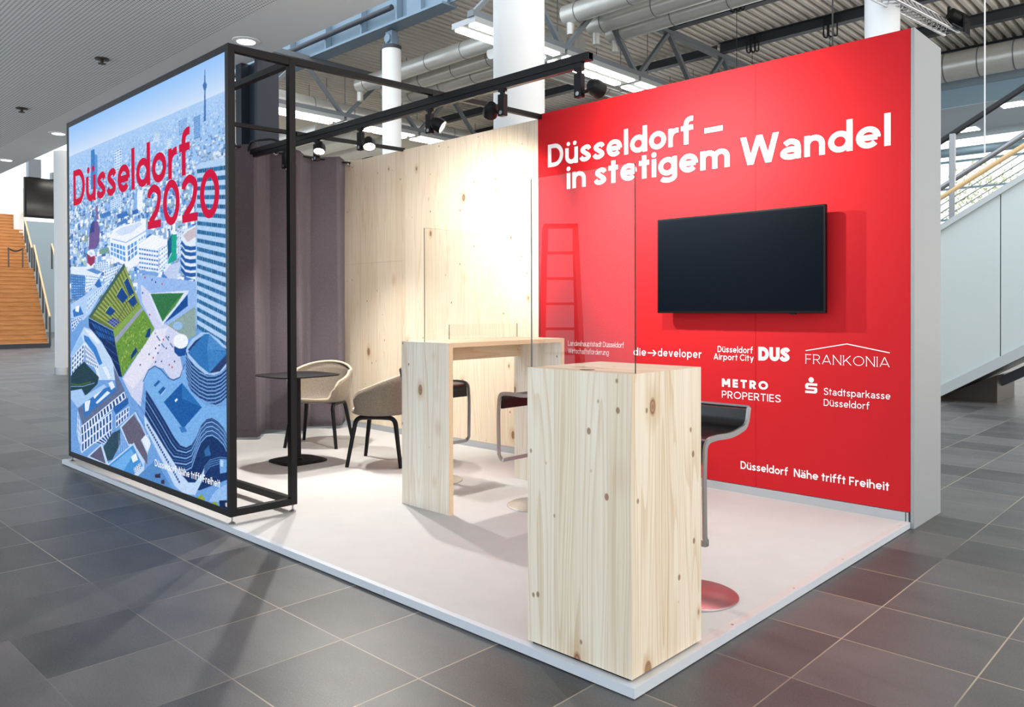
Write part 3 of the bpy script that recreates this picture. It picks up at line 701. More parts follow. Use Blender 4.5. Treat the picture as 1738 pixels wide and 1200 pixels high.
def stroke_poly(mb, P, w, closed, y, tf, clip=None):
    n = len(P); L_, R_ = [], []
    Q = [Vector((a, b)) for a, b in P]
    for i in range(n):
        a = Q[i]-Q[i-1] if (i > 0 or closed) else Q[1]-Q[0]
        b = Q[(i+1)%n]-Q[i] if (i < n-1 or closed) else a
        if a.length < 1e-6: a = b
        if b.length < 1e-6: b = a
        a = a.normalized(); b = b.normalized(); na = Vector((-a.y, a.x)); nb = Vector((-b.y, b.x)); t = na+nb
        if t.length < .2: t = na
        t.normalize(); k = 1/max(t.dot(na), .42)
        L_.append(Q[i]+t*w*k); R_.append(Q[i]-t*w*k)
    if clip:
        for q in L_ + R_: q.y = min(max(q.y, clip[0]), clip[1])
    V = [(mb.bm.verts.new(tf(l.x, l.y, y-i*5e-6)), mb.bm.verts.new(tf(r.x, r.y, y-i*5e-6))) for i, (l, r) in enumerate(zip(L_, R_))]
    for i in range(n if closed else n-1):
        A_, B_ = V[i], V[(i+1)%n]; mb.bm.faces.new((A_[0], A_[1], B_[1], B_[0]))
def lettering(body, x0, x1, zb, cap, y, parent, material, h=.05, gap=.065, name='lettering', serif=0, th=.0012):
    items = []; x = 0
    for ch in body:
        S, D, w = glyph(ch, h); items.append((S, D, x, (-.19 if ch == 'y' else 0, GX if ch in 'vy' else GA if ch == 'k' else GC) if ch in 'vykWNMAKR2' else None)); x += w + (gap if ch != ' ' else 0)
    xs = []
    for S, D, ox, cl_ in items:
        for k, P in S: xs += [p[0]+ox for p in P] + ([p[0]+ox+.3*h*s_ for p in P for s_ in (-1, 1)] if k == 'd' else [])
    xa, xb = min(xs)-h*.9, max(xs)+h*.9
    sx, sz = (x1-x0)/(xb-xa), cap/GC
    tf = lambda a, b, yy: (x0+(a-xa)*sx, yy, zb+b*sz)
    words = [[]]
    for ch, it in zip(body, items):
        if ch == ' ': words.append([])
        else: words[-1].append(it)
    for word in words:                         # every word a mesh of its own
        mb = MB()
        for S, D, ox, cl_ in word:
            for ns, (k, P) in enumerate(S):
                if k == 'd':
                    (ax_, ay_), (bx_, by_) = P; g_ = h*1.08*math.hypot(ax_-bx_, ay_-by_)/abs(ay_-by_); yy_ = y-th-ns*.0003
                    mb.bm.faces.new([mb.bm.verts.new(tf(u_+ox, v_, yy_)) for u_, v_ in ((ax_-g_, ay_), (ax_+g_, ay_), (bx_+g_, by_), (bx_-g_, by_))]); continue
                stroke_poly(mb, [(a+ox, b) for a, b in P], h, k == 'c', y-th-ns*.0003, tf, cl_)
                if serif and k == 'o':
                    for e, f in ((P[0], P[1]), (P[-1], P[-2])):
                        if abs(e[0]-f[0]) < .02: stroke_poly(mb, [(e[0]+ox-serif, e[1]), (e[0]+ox+serif, e[1])], .016, False, y-th-.0009, tf)
            for a, b, r in D:
                mb.bm.faces.new([mb.bm.verts.new(tf(a+ox+r*math.cos(t*math.pi/9), b+r*math.sin(t*math.pi/9), y-th)) for t in range(18)])
        for f in mb.bm.faces:
            f.normal_update()
            if f.normal.y > 0: f.normal_flip()
        mb.build(name, material, parent)
YL = WY - .0005; wh = M['white']
lettering('Düsseldorf –', -2.996, -1.273, 2.593, .2, YL, o, wh, .064, gap=.068, name='headline_lettering')
lettering('in stetigem', -2.78, -1.236, 2.378, .2, YL, o, wh, .064, gap=.068, name='headline_lettering')
lettering('Wandel', -1.15, -.119, 2.37, .202, YL, o, wh, .064, gap=.068, name='headline_lettering')
lettering('Landeshauptstadt Düsseldorf', -2.771, -2.179, 1.022, .043, YL, o, wh, .03, gap=.075, serif=.06, name='logo_lettering')
lettering('Wirtschaftsförderung', -2.771, -2.334, .956, .043, YL, o, wh, .03, gap=.075, serif=.06, name='logo_lettering')
lettering('die', -2.086, -1.965, .964, .062, YL, o, wh, .05, gap=.13, name='logo_lettering')
m_ = MB(); m_.box(-1.95, -1.885, YL-.0015, YL, .985, .993)
m_.prism([(-1.905, .965), (-1.893, .965), (-1.868, .989), (-1.893, 1.013), (-1.905, 1.013), (-1.882, .989)], YL-.0015, YL, 'y'); m_.build('logo_arrow', wh, o)
lettering('developer', -1.855, -1.465, .966, .062, YL, o, wh, .05, gap=.13, name='logo_lettering')
lettering('Düsseldorf', -1.333, -1.052, 1.017, .046, YL, o, wh, .052, gap=.1, name='logo_lettering')
lettering('Airport City', -1.366, -1.047, .961, .046, YL, o, wh, .052, gap=.1, name='logo_lettering')
lettering('DUS', -1.011, -.777, .969, .097, YL, o, wh, .098, gap=.035, name='logo_lettering')
lettering('FRANKONIA', -.668, -.123, .964, .062, YL, o, wh, .024, gap=.13, serif=.05, name='logo_lettering')
m_ = MB()
for a, b in (((-.668,1.05), (-.391,1.104)), ((-.391,1.104), (-.123,1.055))): m_.bar((a[0],YL-.0008,a[1]), (b[0],YL-.0008,b[1]), .0015, .006)
m_.build('logo_roof_line', wh, o)
lettering('METRO', -1.299, -.94, .763, .06, YL, o, wh, .085, gap=.2, name='logo_lettering')
lettering('PROPERTIES', -1.299, -.845, .681, .053, YL, o, wh, .046, gap=.11, name='logo_lettering')
# savings bank S with a dot
m_ = MB(); x0, z0, w_, h_ = -.67, .762, .082, .068; q = h_/5
m_.lathe([(.018, 0), (.018, .0015)], (x0+w_/2, YL, z0+h_+.023), 20, (0,-1,0))
S = [(0,0),(w_-.01,0),(w_,.01),(w_,3*q-.008),(w_-.008,3*q),(.02,3*q),(.02,4*q-.002),(w_,4*q-.002),(w_,5*q),(.01,5*q),(0,5*q-.01),(0,2*q+.008),(.008,2*q),(w_-.02,2*q),(w_-.02,q+.002),(0,q+.002)]
m_.prism([(x0+a, z0+b) for a, b in S], YL-.0015, YL, 'y'); m_.build('logo_emblem', wh, o)
lettering('Stadtsparkasse', -.543, -.119, .758, .047, YL, o, wh, .045, gap=.1, name='logo_lettering')
lettering('Düsseldorf', -.543, -.245, .684, .047, YL, o, wh, .045, gap=.1, name='logo_lettering')
lettering('Düsseldorf', -1.149, -.79, .177, .056, YL, o, wh, .058, gap=.07, name='slogan_lettering')
lettering('Nähe trifft Freiheit', -.752, -.122, .177, .056, YL, o, wh, .058, gap=.07, name='slogan_lettering')

# wood wall
o = thing('wooden_display_wall', (-4.7, 3.0, 0), 'pale spruce board wall left of the red wall, brightly lit', 'display wall')
for a, b, z0, z1 in ((-6.3, -5.062, .06, 1.86), (-6.3, -5.062, 1.862, 3.04), (-5.06, -4.102, .06, 3.04), (-4.1, -3.118, .06, 3.04)):
    m_ = MB(); m_.box(a, b, WY, WY+.04, z0, z1); m_.build('board_panel', M['woodwall'], o)
m_ = MB(); m_.box(-6.3, -3.118, WY-.008, WY+.03, 0, .058); m_.build('baseboard', M['baseb'], o)
m_ = MB(); m_.box(-6.3, -3.118, WY+.04, WY+.5, FLOOR, 3.03); m_.build('core', M['greyend'], o)
m_ = MB(); m_.cyl((-4.46, WY-.004, .52), (-4.46, WY, .52), .026); m_.build('cable_outlet', M['grom'], o)

# wall television
o = thing('wall_television', (-1.14, 2.9, 1.3), 'large dark flat television mounted on the red wall', 'television')
m_ = MB(); m_.box(-1.792, -.491, 2.87, 2.905, 1.306, 2.026); m_.build('casing', M['tvframe'], o, bevel=.004)
m_ = MB(); m_.box(-1.778, -.505, 2.8685, 2.87, 1.322, 2.012); m_.build('screen', M['tvscreen'], o)
m_ = MB(); m_.box(-1.6, -.68, 2.905, 2.93, 1.42, 1.92); m_.build('rear_housing', M['tvframe'], o)
m_ = MB(); m_.box(-1.4, -.9, 2.93, 2.973, 1.5, 1.85); m_.build('wall_bracket', M['black'], o)
m_ = MB(); m_.box(-.74, -.7, 2.88, 2.9, 1.298, 1.306); m_.build('sensor', M['black'], o)

# ------------------------------------------------------------------ light box
LX0, LX1, LY0, LY1, LZ0, LZ1, T = -6.069, -3.038, .016, .485, .049, 2.995, .045
o = thing('light_box', (-4.55, .25, 0), 'tall backlit city light box in a black square tube frame', 'light box')
for x in (LX0, LX1-T):
    for y in (LY0, LY1-T):
        m_ = MB(); m_.box(x, x+T, y, y+T, LZ0, LZ1); m_.build('post', M['black'], o, bevel=.002)
        ft = MB(); cx_, cy_ = x+T/2, y+T/2
        ft.lathe([(.022,0), (.022,.006), (.008,.016), (.005,.018), (.005,.05)], (cx_,cy_,0), 16); ft.build('foot', M['steelm'], o, smooth=True)
for y in (LY0, LY1-T):
    for z in (LZ0, LZ1-T):
        m_ = MB(); m_.box(LX0+T, LX1-T, y+.001, y+T-.001, z, z+T); m_.build('long_rail', M['black'], o, bevel=.002)
for x in (LX0, LX1-T):
    for z in (LZ0, LZ1-T):
        m_ = MB(); m_.box(x+.001, x+T-.001, LY0+T, LY1-T, z, z+T); m_.build('side_rail', M['black'], o, bevel=.002)
m_ = MB(); m_.box(LX0+T, LX1-T, LY0+.006, LY0+.03, LZ0+T, LZ1-T); m_.build('backing_panel', M['black'], o)
LIGHTBOX = o
HORIZON=[[71, 2692], [3004, 2703]]
ART=[
('p',(70,115,175),[[2694,2896],[2701,2895],[2709,2809],[2726,2795],[2722,2777],[2707,2757],[2711,2562],[2679,2563],[2689,2760],[2673,2782],[2666,2803],[2687,2814]]),
('p',(60,130,200),[[603,2669],[686,2671],[692,2627],[753,2609],[748,2339],[597,2346]]),
('p',(95,150,215),[[692,2627],[753,2609],[748,2339],[687,2341]]),
('f',[[1117,2591],[1277,2601],[1274,2410],[1127,2405]],9,3,(215,232,250),(120,165,220),0.7,0.5),
('f',[[2529,2615],[2630,2618],[2628,2468],[2536,2466]],10,3,(130,170,220),(90,140,205),0.7,0.5),
('f',[[2292,2632],[2431,2636],[2429,2530],[2300,2530]],7,4,(150,185,228),(110,155,212),0.6,0.5),
('f',[[1884,2607],[1987,2607],[1986,2540],[1883,2543]],5,4,(220,235,250),(140,180,225),0.6,0.6),
('f',[[2097,2532],[2175,2533],[2174,2463],[2096,2462]],5,3,(220,235,250),(140,180,225),0.6,0.6),
('f',[[1506,2204],[1574,2228],[1572,2092],[1504,2080]],9,3,(150,190,235),(100,150,215),0.6,0.6),
('p',(235,243,253),[[1574,2228],[1674,2231],[1672,2065],[1572,2092]]),
('f',[[1022,2211],[1283,2227],[1282,2145],[1033,2131]],5,6,(215,230,250),(110,160,220),0.6,0.6),
('p',(70,125,195),[[798,2122],[1033,2131],[1046,2092],[811,2088]]),
('p',(60,115,190),[[1158,2087],[1376,2100],[1399,2062],[1195,2052]]),
('p',(75,125,195),[[1157,2018],[1363,2047],[1375,2010],[1194,2001]]),
('p',(50,105,180),[[1481,2091],[1583,2095],[1594,2063],[1480,2060]]),
('p',(130,105,160),[[705,2198],[746,2204],[770,2086],[702,2082]]),
('p',(110,90,150),[[562,2024],[647,2077],[757,2068],[796,1998],[780,1893],[712,1849],[531,1849]]),
('p',(60,70,140),[[591,2062],[675,2084],[673,1987],[562,1985]]),
('p',(150,50,90),[[488,1821],[586,1787],[683,1792],[669,1734],[585,1708],[500,1741]]),
('p',(140,165,150),[[433,1964],[519,1978],[504,1919],[432,1919]]),
('p',(120,160,150),[[779,1835],[990,1843],[1002,1800],[779,1797]]),
('l',(180,205,150),14,[[209,1886],[327,1779],[471,1722]]),
('p',(238,244,254),[[1081,1973],[1231,1994],[1571,1999],[1736,2008],[1732,1749],[1565,1682],[1439,1656],[1346,1678],[1014,1766],[1017,1926]]),
('p',(205,222,248),[[1119,1956],[1255,1979],[1638,1994],[1659,1975],[1455,1924],[1254,1919]]),
('f',[[1029,1883],[1336,1837],[1346,1705],[1027,1780]],3,5,(235,243,254),(80,140,210),0.75,0.72),
('f',[[1372,1835],[1568,1867],[1578,1757],[1381,1703]],3,3,(235,243,254),(90,150,215),0.7,0.75),
('f',[[1591,1875],[1735,1904],[1733,1779],[1589,1747]],4,3,(235,243,254),(130,180,230),0.6,0.6),
('l',(150,185,235),8,[[1068,1904],[1349,1859],[1591,1897],[1735,1922]]),
('p',(240,246,254),[[1602,1835],[1852,1888],[2106,1829],[2106,1805],[1892,1766],[1601,1808]]),
('f',[[1601,1813],[1954,1772],[1952,1612],[1599,1646]],5,8,(232,241,254),(75,125,190),0.75,0.4),
('f',[[1965,1775],[2106,1809],[2104,1664],[1962,1611]],5,4,(240,246,254),(120,170,225),0.6,0.4),
('p',(120,165,225),[[1599,1641],[1952,1607],[1952,1582],[1598,1615]]),
('p',(15,90,140),[[2106,1821],[2176,1862],[2174,1743],[2114,1697]]),
('p',(15,165,140),[[2176,1870],[2257,1852],[2255,1690],[2114,1660],[2124,1688],[2174,1735]]),
('f',[[2262,1884],[2338,1911],[2336,1727],[2269,1690]],9,2,(215,228,248),(140,175,225),0.6,0.6),
('p',(190,205,238),[[2033,1601],[2153,1654],[2307,1672],[2325,1651],[2248,1553],[2161,1543]]),
('p',(225,236,252),[[2328,1840],[2384,1876],[2556,1903],[2551,1540],[2407,1564],[2334,1627]]),
('p',(200,190,200),[[2356,1846],[2439,1872],[2555,1891],[2555,1825],[2429,1797]]),
('l',(30,90,165),26,[[2337,1799],[2392,1764],[2473,1751],[2554,1751]]),
('l',(30,90,165),26,[[2336,1759],[2391,1724],[2473,1712],[2553,1712]]),
('l',(30,90,165),26,[[2335,1711],[2391,1676],[2472,1665],[2552,1665]]),
('l',(30,90,165),26,[[2335,1663],[2390,1628],[2472,1617],[2552,1618]]),
('l',(30,90,165),26,[[2334,1619],[2389,1585],[2471,1574],[2551,1575]]),
('p',(178,208,242),[[2552,2285],[2622,2303],[3000,2290],[2986,1091],[2891,1140],[2727,1189],[2565,1236]]),
('f',[[2578,2266],[2995,2240],[2995,2212],[2577,2239]],1,16,(120,165,215),(28,92,140),0.82,0.98),
('f',[[2577,2209],[2994,2179],[2994,2151],[2577,2182]],1,16,(120,165,215),(28,92,140),0.82,0.98),
('f',[[2576,2153],[2994,2118],[2993,2090],[2576,2126]],1,16,(120,165,215),(28,92,140),0.82,0.98),
('f',[[2576,2097],[2993,2056],[2993,2029],[2575,2069]],1,16,(120,165,215),(28,92,140),0.82,0.98),
('f',[[2575,2040],[2992,1995],[2992,1968],[2575,2013]],1,16,(120,165,215),(28,92,140),0.82,0.98),
('f',[[2574,1984],[2992,1934],[2991,1907],[2574,1956]],1,16,(120,165,215),(28,92,140),0.82,0.98),
('f',[[2573,1927],[2991,1873],[2991,1846],[2573,1900]],1,16,(120,165,215),(28,92,140),0.82,0.98),
('f',[[2573,1871],[2990,1812],[2990,1785],[2572,1843]],1,16,(120,165,215),(28,92,140),0.82,0.98),
('f',[[2572,1814],[2989,1751],[2989,1723],[2572,1787]],1,16,(120,165,215),(28,92,140),0.82,0.98),
('f',[[2571,1758],[2989,1690],[2988,1662],[2571,1730]],1,16,(120,165,215),(28,92,140),0.82,0.98),
('f',[[2571,1701],[2988,1629],[2988,1601],[2570,1674]],1,16,(120,165,215),(28,92,140),0.82,0.98),
('f',[[2570,1644],[2987,1567],[2987,1540],[2569,1617]],1,16,(120,165,215),(28,92,140),0.82,0.98),
('f',[[2569,1588],[2987,1506],[2986,1479],[2569,1561]],1,16,(120,165,215),(28,92,140),0.82,0.98),
('f',[[2568,1531],[2986,1445],[2986,1417],[2568,1504]],1,16,(120,165,215),(28,92,140),0.82,0.98),
('f',[[2568,1475],[2985,1384],[2985,1356],[2567,1447]],1,16,(120,165,215),(28,92,140),0.82,0.98),
('f',[[2567,1418],[2985,1322],[2984,1295],[2567,1391]],1,16,(120,165,215),(28,92,140),0.82,0.98),
('f',[[2566,1361],[2984,1261],[2983,1233],[2566,1334]],1,16,(120,165,215),(28,92,140),0.82,0.98),
('f',[[2565,1304],[2983,1200],[2983,1172],[2565,1277]],1,16,(120,165,215),(28,92,140),0.82,0.98),
('f',[[2565,1248],[2982,1138],[2982,1111],[2564,1220]],1,16,(120,165,215),(28,92,140),0.82,0.98),
('l',(150,190,235),10,[[2565,2260],[2551,1240]]),
('p',(150,185,238),[[1576,1607],[2267,1552],[2551,1529],[2547,1240],[2263,1204],[1881,1027],[1475,1012],[1562,1457]]),
('p',(206,212,240),[[1630,1535],[1803,1467],[2028,1242],[2282,1220],[2429,1147],[2289,1043],[2371,886],[2161,853],[2024,928],[1838,932],[1674,810],[1616,622],[1435,688],[1259,812],[1566,1007],[1884,1206],[1650,1404]]),
('p',(225,226,244),[[1555,998],[1884,1198],[2108,1218],[1881,985],[1471,744],[1283,804]]),
('p',(40,75,140),[[1651,1474],[1674,1476],[1677,1463],[1655,1461]]),
('p',(190,60,100),[[1780,1312],[1801,1315],[1804,1302],[1783,1300]]),
('p',(60,60,110),[[1882,1070],[1903,1073],[1906,1061],[1885,1058]]),
('p',(40,75,140),[[1944,1093],[1965,1096],[1968,1084],[1947,1081]]),
('p',(190,60,100),[[2016,1137],[2037,1140],[2040,1128],[2019,1125]]),
('p',(60,60,110),[[2066,1076],[2086,1079],[2089,1067],[2069,1064]]),
('p',(40,75,140),[[1923,1037],[1944,1041],[1947,1028],[1926,1026]]),
('p',(190,60,100),[[1839,1000],[1860,1004],[1863,991],[1842,988]]),
('p',(60,60,110),[[1880,972],[1901,976],[1904,963],[1883,960]]),
('p',(40,75,140),[[1984,981],[2004,984],[2007,972],[1987,969]]),
('p',(190,60,100),[[2114,962],[2134,965],[2136,953],[2117,950]]),
('p',(60,60,110),[[1599,938],[1621,941],[1624,928],[1602,926]]),
('p',(40,75,140),[[1764,1023],[1786,1027],[1789,1014],[1767,1011]]),
('p',(190,60,100),[[2163,948],[2182,951],[2185,939],[2165,936]]),
('p',(60,60,110),[[2202,990],[2221,994],[2224,981],[2205,979]]),
('p',(40,75,140),[[2107,1156],[2126,1159],[2129,1146],[2110,1144]]),
('p',(190,60,100),[[1697,1586],[1719,1588],[1722,1575],[1700,1573]]),
('p',(60,60,110),[[1889,1546],[1910,1548],[1913,1535],[1892,1534]]),
('p',(40,75,140),[[1826,1565],[1847,1567],[1850,1554],[1829,1553]]),
('p',(190,60,100),[[2002,1530],[2022,1532],[2025,1520],[2005,1519]]),
('p',(70,110,165),[[1883,1176],[1900,1177],[1900,1168],[1883,1168]]),
('p',(70,110,165),[[1958,1128],[1975,1129],[1975,1120],[1958,1120]]),
('p',(70,110,165),[[2032,1081],[2048,1082],[2048,1074],[2032,1073]]),
('p',(70,110,165),[[2105,1135],[2121,1135],[2121,1127],[2105,1126]]),
('p',(70,110,165),[[2176,1088],[2192,1089],[2192,1081],[2176,1080]]),
('p',(70,110,165),[[1950,1133],[1967,1134],[1966,1125],[1950,1125]]),
('p',(70,110,165),[[2024,1086],[2040,1087],[2040,1078],[2024,1078]]),
('p',(70,110,165),[[2098,1139],[2113,1140],[2113,1132],[2097,1131]]),
('p',(70,110,165),[[2169,1093],[2184,1094],[2184,1085],[2169,1085]]),
('p',(70,110,165),[[1942,1138],[1958,1139],[1958,1130],[1942,1130]]),
('p',(70,110,165),[[2016,1091],[2032,1092],[2032,1083],[2016,1083]]),
('p',(70,110,165),[[2090,1144],[2106,1145],[2105,1136],[2090,1136]]),
('p',(70,110,165),[[2161,1098],[2176,1098],[2176,1090],[2161,1090]]),
('p',(70,110,165),[[1934,1143],[1950,1143],[1950,1135],[1934,1135]]),
('p',(70,110,165),[[2008,1096],[2024,1096],[2024,1088],[2008,1087]]),
('p',(70,110,165),[[2082,1149],[2098,1149],[2098,1141],[2082,1141]]),
('p',(70,110,165),[[2153,1103],[2169,1103],[2169,1095],[2153,1094]]),
('p',(70,110,165),[[1926,1148],[1942,1148],[1942,1140],[1925,1140]]),
('p',(70,110,165),[[2000,1101],[2016,1101],[2016,1093],[2000,1092]]),
('p',(70,110,165),[[2074,1154],[2090,1154],[2090,1146],[2074,1145]]),
('p',(70,110,165),[[2145,1107],[2161,1108],[2161,1099],[2145,1099]]),
('p',(70,110,165),[[1917,1153],[1934,1153],[1934,1145],[1917,1144]]),
('p',(70,110,165),[[1992,1105],[2008,1106],[2008,1097],[1992,1097]]),
('p',(70,110,165),[[2066,1159],[2082,1159],[2082,1151],[2066,1150]]),
('p',(70,110,165),[[2138,1112],[2153,1112],[2153,1104],[2138,1104]]),
('p',(70,110,165),[[1909,1158],[1926,1158],[1926,1150],[1909,1149]]),
('p',(215,228,250),[[1771,1463],[2443,1472],[2433,1456],[2018,1233],[1988,1245]]),
('p',(45,115,70),[[1809,1458],[2369,1457],[2018,1258]]),
('p',(85,140,75),[[2008,1258],[2109,1325],[2265,1415],[2369,1457],[2227,1366]]),
('p',(15,75,150),[[2038,1246],[2424,1445],[2428,1369],[2235,1305]]),
('p',(140,165,165),[[2098,1234],[2432,1333],[2540,1365],[2546,1169],[2429,1147]]),
('p',(150,190,235),[[2343,1233],[2339,1224],[2328,1216],[2312,1210],[2291,1206],[2267,1204],[2244,1205],[2222,1209],[2205,1215],[2195,1222],[2191,1231],[2195,1240],[2206,1248],[2223,1255],[2244,1259],[2268,1261],[2291,1259],[2312,1256],[2329,1250],[2339,1242]]),
('p',(15,75,150),[[2203,1088],[2410,1095],[2382,1034],[2279,1022],[2213,1048]]),
('p',(240,244,253),[[2429,1131],[2423,1116],[2407,1101],[2381,1089],[2349,1081],[2313,1078],[2276,1079],[2243,1085],[2217,1096],[2200,1109],[2194,1125],[2200,1141],[2218,1156],[2244,1167],[2278,1175],[2314,1178],[2350,1177],[2382,1170],[2408,1160],[2424,1146]]),
('p',(95,115,55),[[1310,1703],[1613,1391],[1076,1181],[520,1283]]),
('p',(60,95,90),[[1310,1703],[1334,1676],[572,1275],[520,1283]]),
('p',(150,168,92),[[1330,1674],[1604,1393],[1588,1387],[1307,1662]]),
('p',(150,168,92),[[1285,1650],[1571,1380],[1555,1373],[1262,1638]]),
('p',(150,168,92),[[1239,1626],[1538,1367],[1521,1360],[1216,1614]]),
('p',(150,168,92),[[1193,1602],[1505,1354],[1488,1347],[1170,1589]]),
('p',(150,168,92),[[1147,1577],[1471,1340],[1454,1334],[1123,1565]]),
('p',(150,168,92),[[1100,1552],[1437,1327],[1420,1320],[1076,1540]]),
('p',(150,168,92),[[1053,1527],[1403,1313],[1386,1307],[1029,1515]]),
('p',(150,168,92),[[1005,1502],[1368,1300],[1351,1293],[981,1489]]),
('p',(150,168,92),[[956,1476],[1334,1286],[1316,1279],[932,1463]]),
('p',(150,168,92),[[907,1450],[1299,1272],[1281,1265],[883,1437]]),
('p',(150,168,92),[[858,1424],[1263,1258],[1246,1251],[833,1411]]),
('p',(150,168,92),[[808,1398],[1228,1244],[1210,1237],[783,1384]]),
('p',(150,168,92),[[757,1371],[1192,1230],[1174,1223],[732,1357]]),
('p',(150,168,92),[[706,1344],[1156,1216],[1137,1209],[681,1330]]),
('p',(150,168,92),[[655,1317],[1119,1201],[1101,1194],[629,1303]]),
('l',(125,150,80),10,[[885,1308],[1503,1577]]),
('l',(70,95,50),8,[[1098,1208],[1384,1415]]),
('p',(185,205,140),[[1249,1524],[1377,1446],[1267,1396],[1139,1454]]),
('p',(10,65,135),[[1257,1519],[1385,1441],[1275,1392],[1147,1450]]),
('p',(185,205,140),[[1360,1593],[1498,1478],[1407,1451],[1296,1561]]),
('p',(10,65,135),[[1368,1588],[1505,1473],[1414,1447],[1304,1556]]),
('p',(185,205,140),[[1494,1457],[1553,1403],[1473,1368],[1373,1416]]),
('p',(10,65,135),[[1501,1452],[1561,1398],[1481,1363],[1381,1411]]),
('p',(185,205,140),[[997,1378],[1123,1341],[1021,1299],[894,1323]]),
('p',(10,65,135),[[1005,1373],[1131,1336],[1029,1295],[903,1318]]),
('f',[[1078,1287],[1226,1248],[1089,1206],[936,1245]],3,4,(150,165,215),(45,60,130),0.85,0.8),
('p',(105,150,60),[[1076,1181],[1613,1391],[1758,1296],[1873,1206],[1711,1095],[1555,1006],[1255,821],[1116,1077]]),
('p',(130,165,75),[[1076,1181],[1613,1391],[1646,1367],[1107,1131]]),
('p',(150,160,180),[[1106,1123],[1641,1365],[1677,1343],[1127,1077]]),
('p',(160,185,95),[[1281,1111],[1301,1114],[1299,1099],[1282,1097]]),
('p',(70,120,45),[[1418,1177],[1437,1180],[1435,1165],[1419,1164]]),
('p',(70,120,45),[[1466,986],[1485,990],[1483,975],[1468,973]]),
('p',(90,140,50),[[1328,1017],[1348,1020],[1346,1005],[1330,1003]]),
('p',(90,140,50),[[1641,1103],[1659,1106],[1657,1092],[1642,1090]]),
('p',(90,140,50),[[1374,934],[1394,938],[1392,923],[1376,921]]),
('p',(90,140,50),[[1602,1237],[1621,1240],[1619,1225],[1604,1224]]),
('p',(90,140,50),[[1405,967],[1424,971],[1422,956],[1406,953]]),
('p',(160,185,95),[[1265,966],[1285,970],[1283,954],[1267,952]]),
('p',(160,185,95),[[1442,1166],[1461,1169],[1459,1154],[1443,1152]]),
('p',(90,140,50),[[1409,948],[1429,952],[1426,937],[1411,935]]),
('p',(90,140,50),[[1175,1009],[1195,1013],[1193,998],[1177,996]]),
('p',(160,185,95),[[1650,1185],[1669,1188],[1667,1173],[1652,1172]]),
('p',(160,185,95),[[1408,1122],[1428,1125],[1426,1110],[1410,1108]]),
('p',(70,120,45),[[1265,1049],[1285,1052],[1282,1037],[1266,1035]]),
('p',(90,140,50),[[1241,994],[1262,998],[1259,982],[1243,980]]),
('p',(90,140,50),[[1496,1072],[1515,1076],[1513,1061],[1498,1059]]),
('p',(70,120,45),[[1305,968],[1325,971],[1323,956],[1307,954]]),
('p',(160,185,95),[[1393,1137],[1412,1140],[1410,1125],[1395,1123]]),
('p',(90,140,50),[[1335,1069],[1355,1072],[1353,1057],[1337,1055]]),
('p',(90,140,50),[[1514,1194],[1533,1198],[1531,1183],[1516,1181]]),
('p',(140,180,80),[[1196,1084],[1216,1087],[1214,1072],[1198,1070]]),
('p',(140,180,80),[[1364,1022],[1383,1026],[1381,1011],[1365,1009]]),
('p',(90,140,50),[[1329,908],[1349,912],[1346,896],[1330,894]]),
('p',(70,120,45),[[1401,1182],[1421,1185],[1419,1170],[1403,1168]]),
('p',(90,140,50),[[1705,1107],[1723,1110],[1721,1095],[1706,1094]]),
('p',(140,180,80),[[1181,1013],[1201,1017],[1199,1001],[1182,999]]),
('p',(70,120,45),[[1606,1186],[1625,1190],[1623,1175],[1608,1173]]),
('p',(160,185,95),[[1325,1108],[1344,1111],[1342,1096],[1326,1094]]),
('p',(140,180,80),[[1331,1095],[1351,1099],[1349,1083],[1333,1081]]),
('p',(70,120,45),[[1324,1156],[1344,1159],[1342,1144],[1326,1142]]),
('p',(90,140,50),[[1433,1114],[1453,1117],[1451,1102],[1435,1100]]),
('p',(160,185,95),[[1728,1209],[1746,1212],[1744,1198],[1730,1196]]),
('p',(140,180,80),[[1712,1235],[1730,1238],[1728,1223],[1713,1222]]),
('p',(140,180,80),[[1204,1087],[1224,1090],[1222,1075],[1205,1073]]),
('p',(70,120,45),[[1565,1027],[1584,1030],[1582,1015],[1567,1013]]),
('p',(90,140,50),[[1504,1093],[1523,1096],[1521,1082],[1505,1080]]),
('p',(90,140,50),[[1701,1300],[1719,1303],[1717,1288],[1703,1287]]),
('p',(140,180,80),[[1605,1186],[1624,1190],[1622,1175],[1607,1173]]),
('p',(160,185,95),[[1433,1145],[1452,1149],[1450,1134],[1435,1132]]),
('p',(160,185,95),[[1438,1154],[1458,1157],[1455,1142],[1440,1140]]),
('p',(140,180,80),[[1387,951],[1406,955],[1404,940],[1388,938]]),
('p',(90,140,50),[[1423,1194],[1442,1198],[1440,1183],[1424,1181]]),
('p',(140,180,80),[[1344,1027],[1364,1031],[1361,1016],[1346,1014]]),
('p',(90,140,50),[[1402,1126],[1421,1129],[1419,1114],[1403,1112]]),
('p',(70,120,45),[[1292,889],[1312,893],[1310,878],[1294,876]]),
('p',(70,120,45),[[1715,1241],[1733,1244],[1731,1230],[1716,1228]]),
('p',(140,180,80),[[1426,1180],[1446,1184],[1444,1169],[1428,1167]]),
('p',(140,180,80),[[1695,1192],[1714,1195],[1712,1181],[1697,1179]]),
('p',(90,140,50),[[1404,1023],[1423,1026],[1421,1011],[1405,1009]]),
('p',(90,140,50),[[1635,1172],[1654,1176],[1652,1161],[1637,1159]]),
('p',(160,185,95),[[1374,1078],[1393,1081],[1391,1066],[1375,1064]]),
('p',(140,180,80),[[1310,887],[1330,891],[1327,876],[1311,873]]),
('p',(140,180,80),[[1284,893],[1304,898],[1302,882],[1286,880]]),
('p',(70,120,45),[[1590,1213],[1609,1216],[1607,1202],[1592,1200]]),
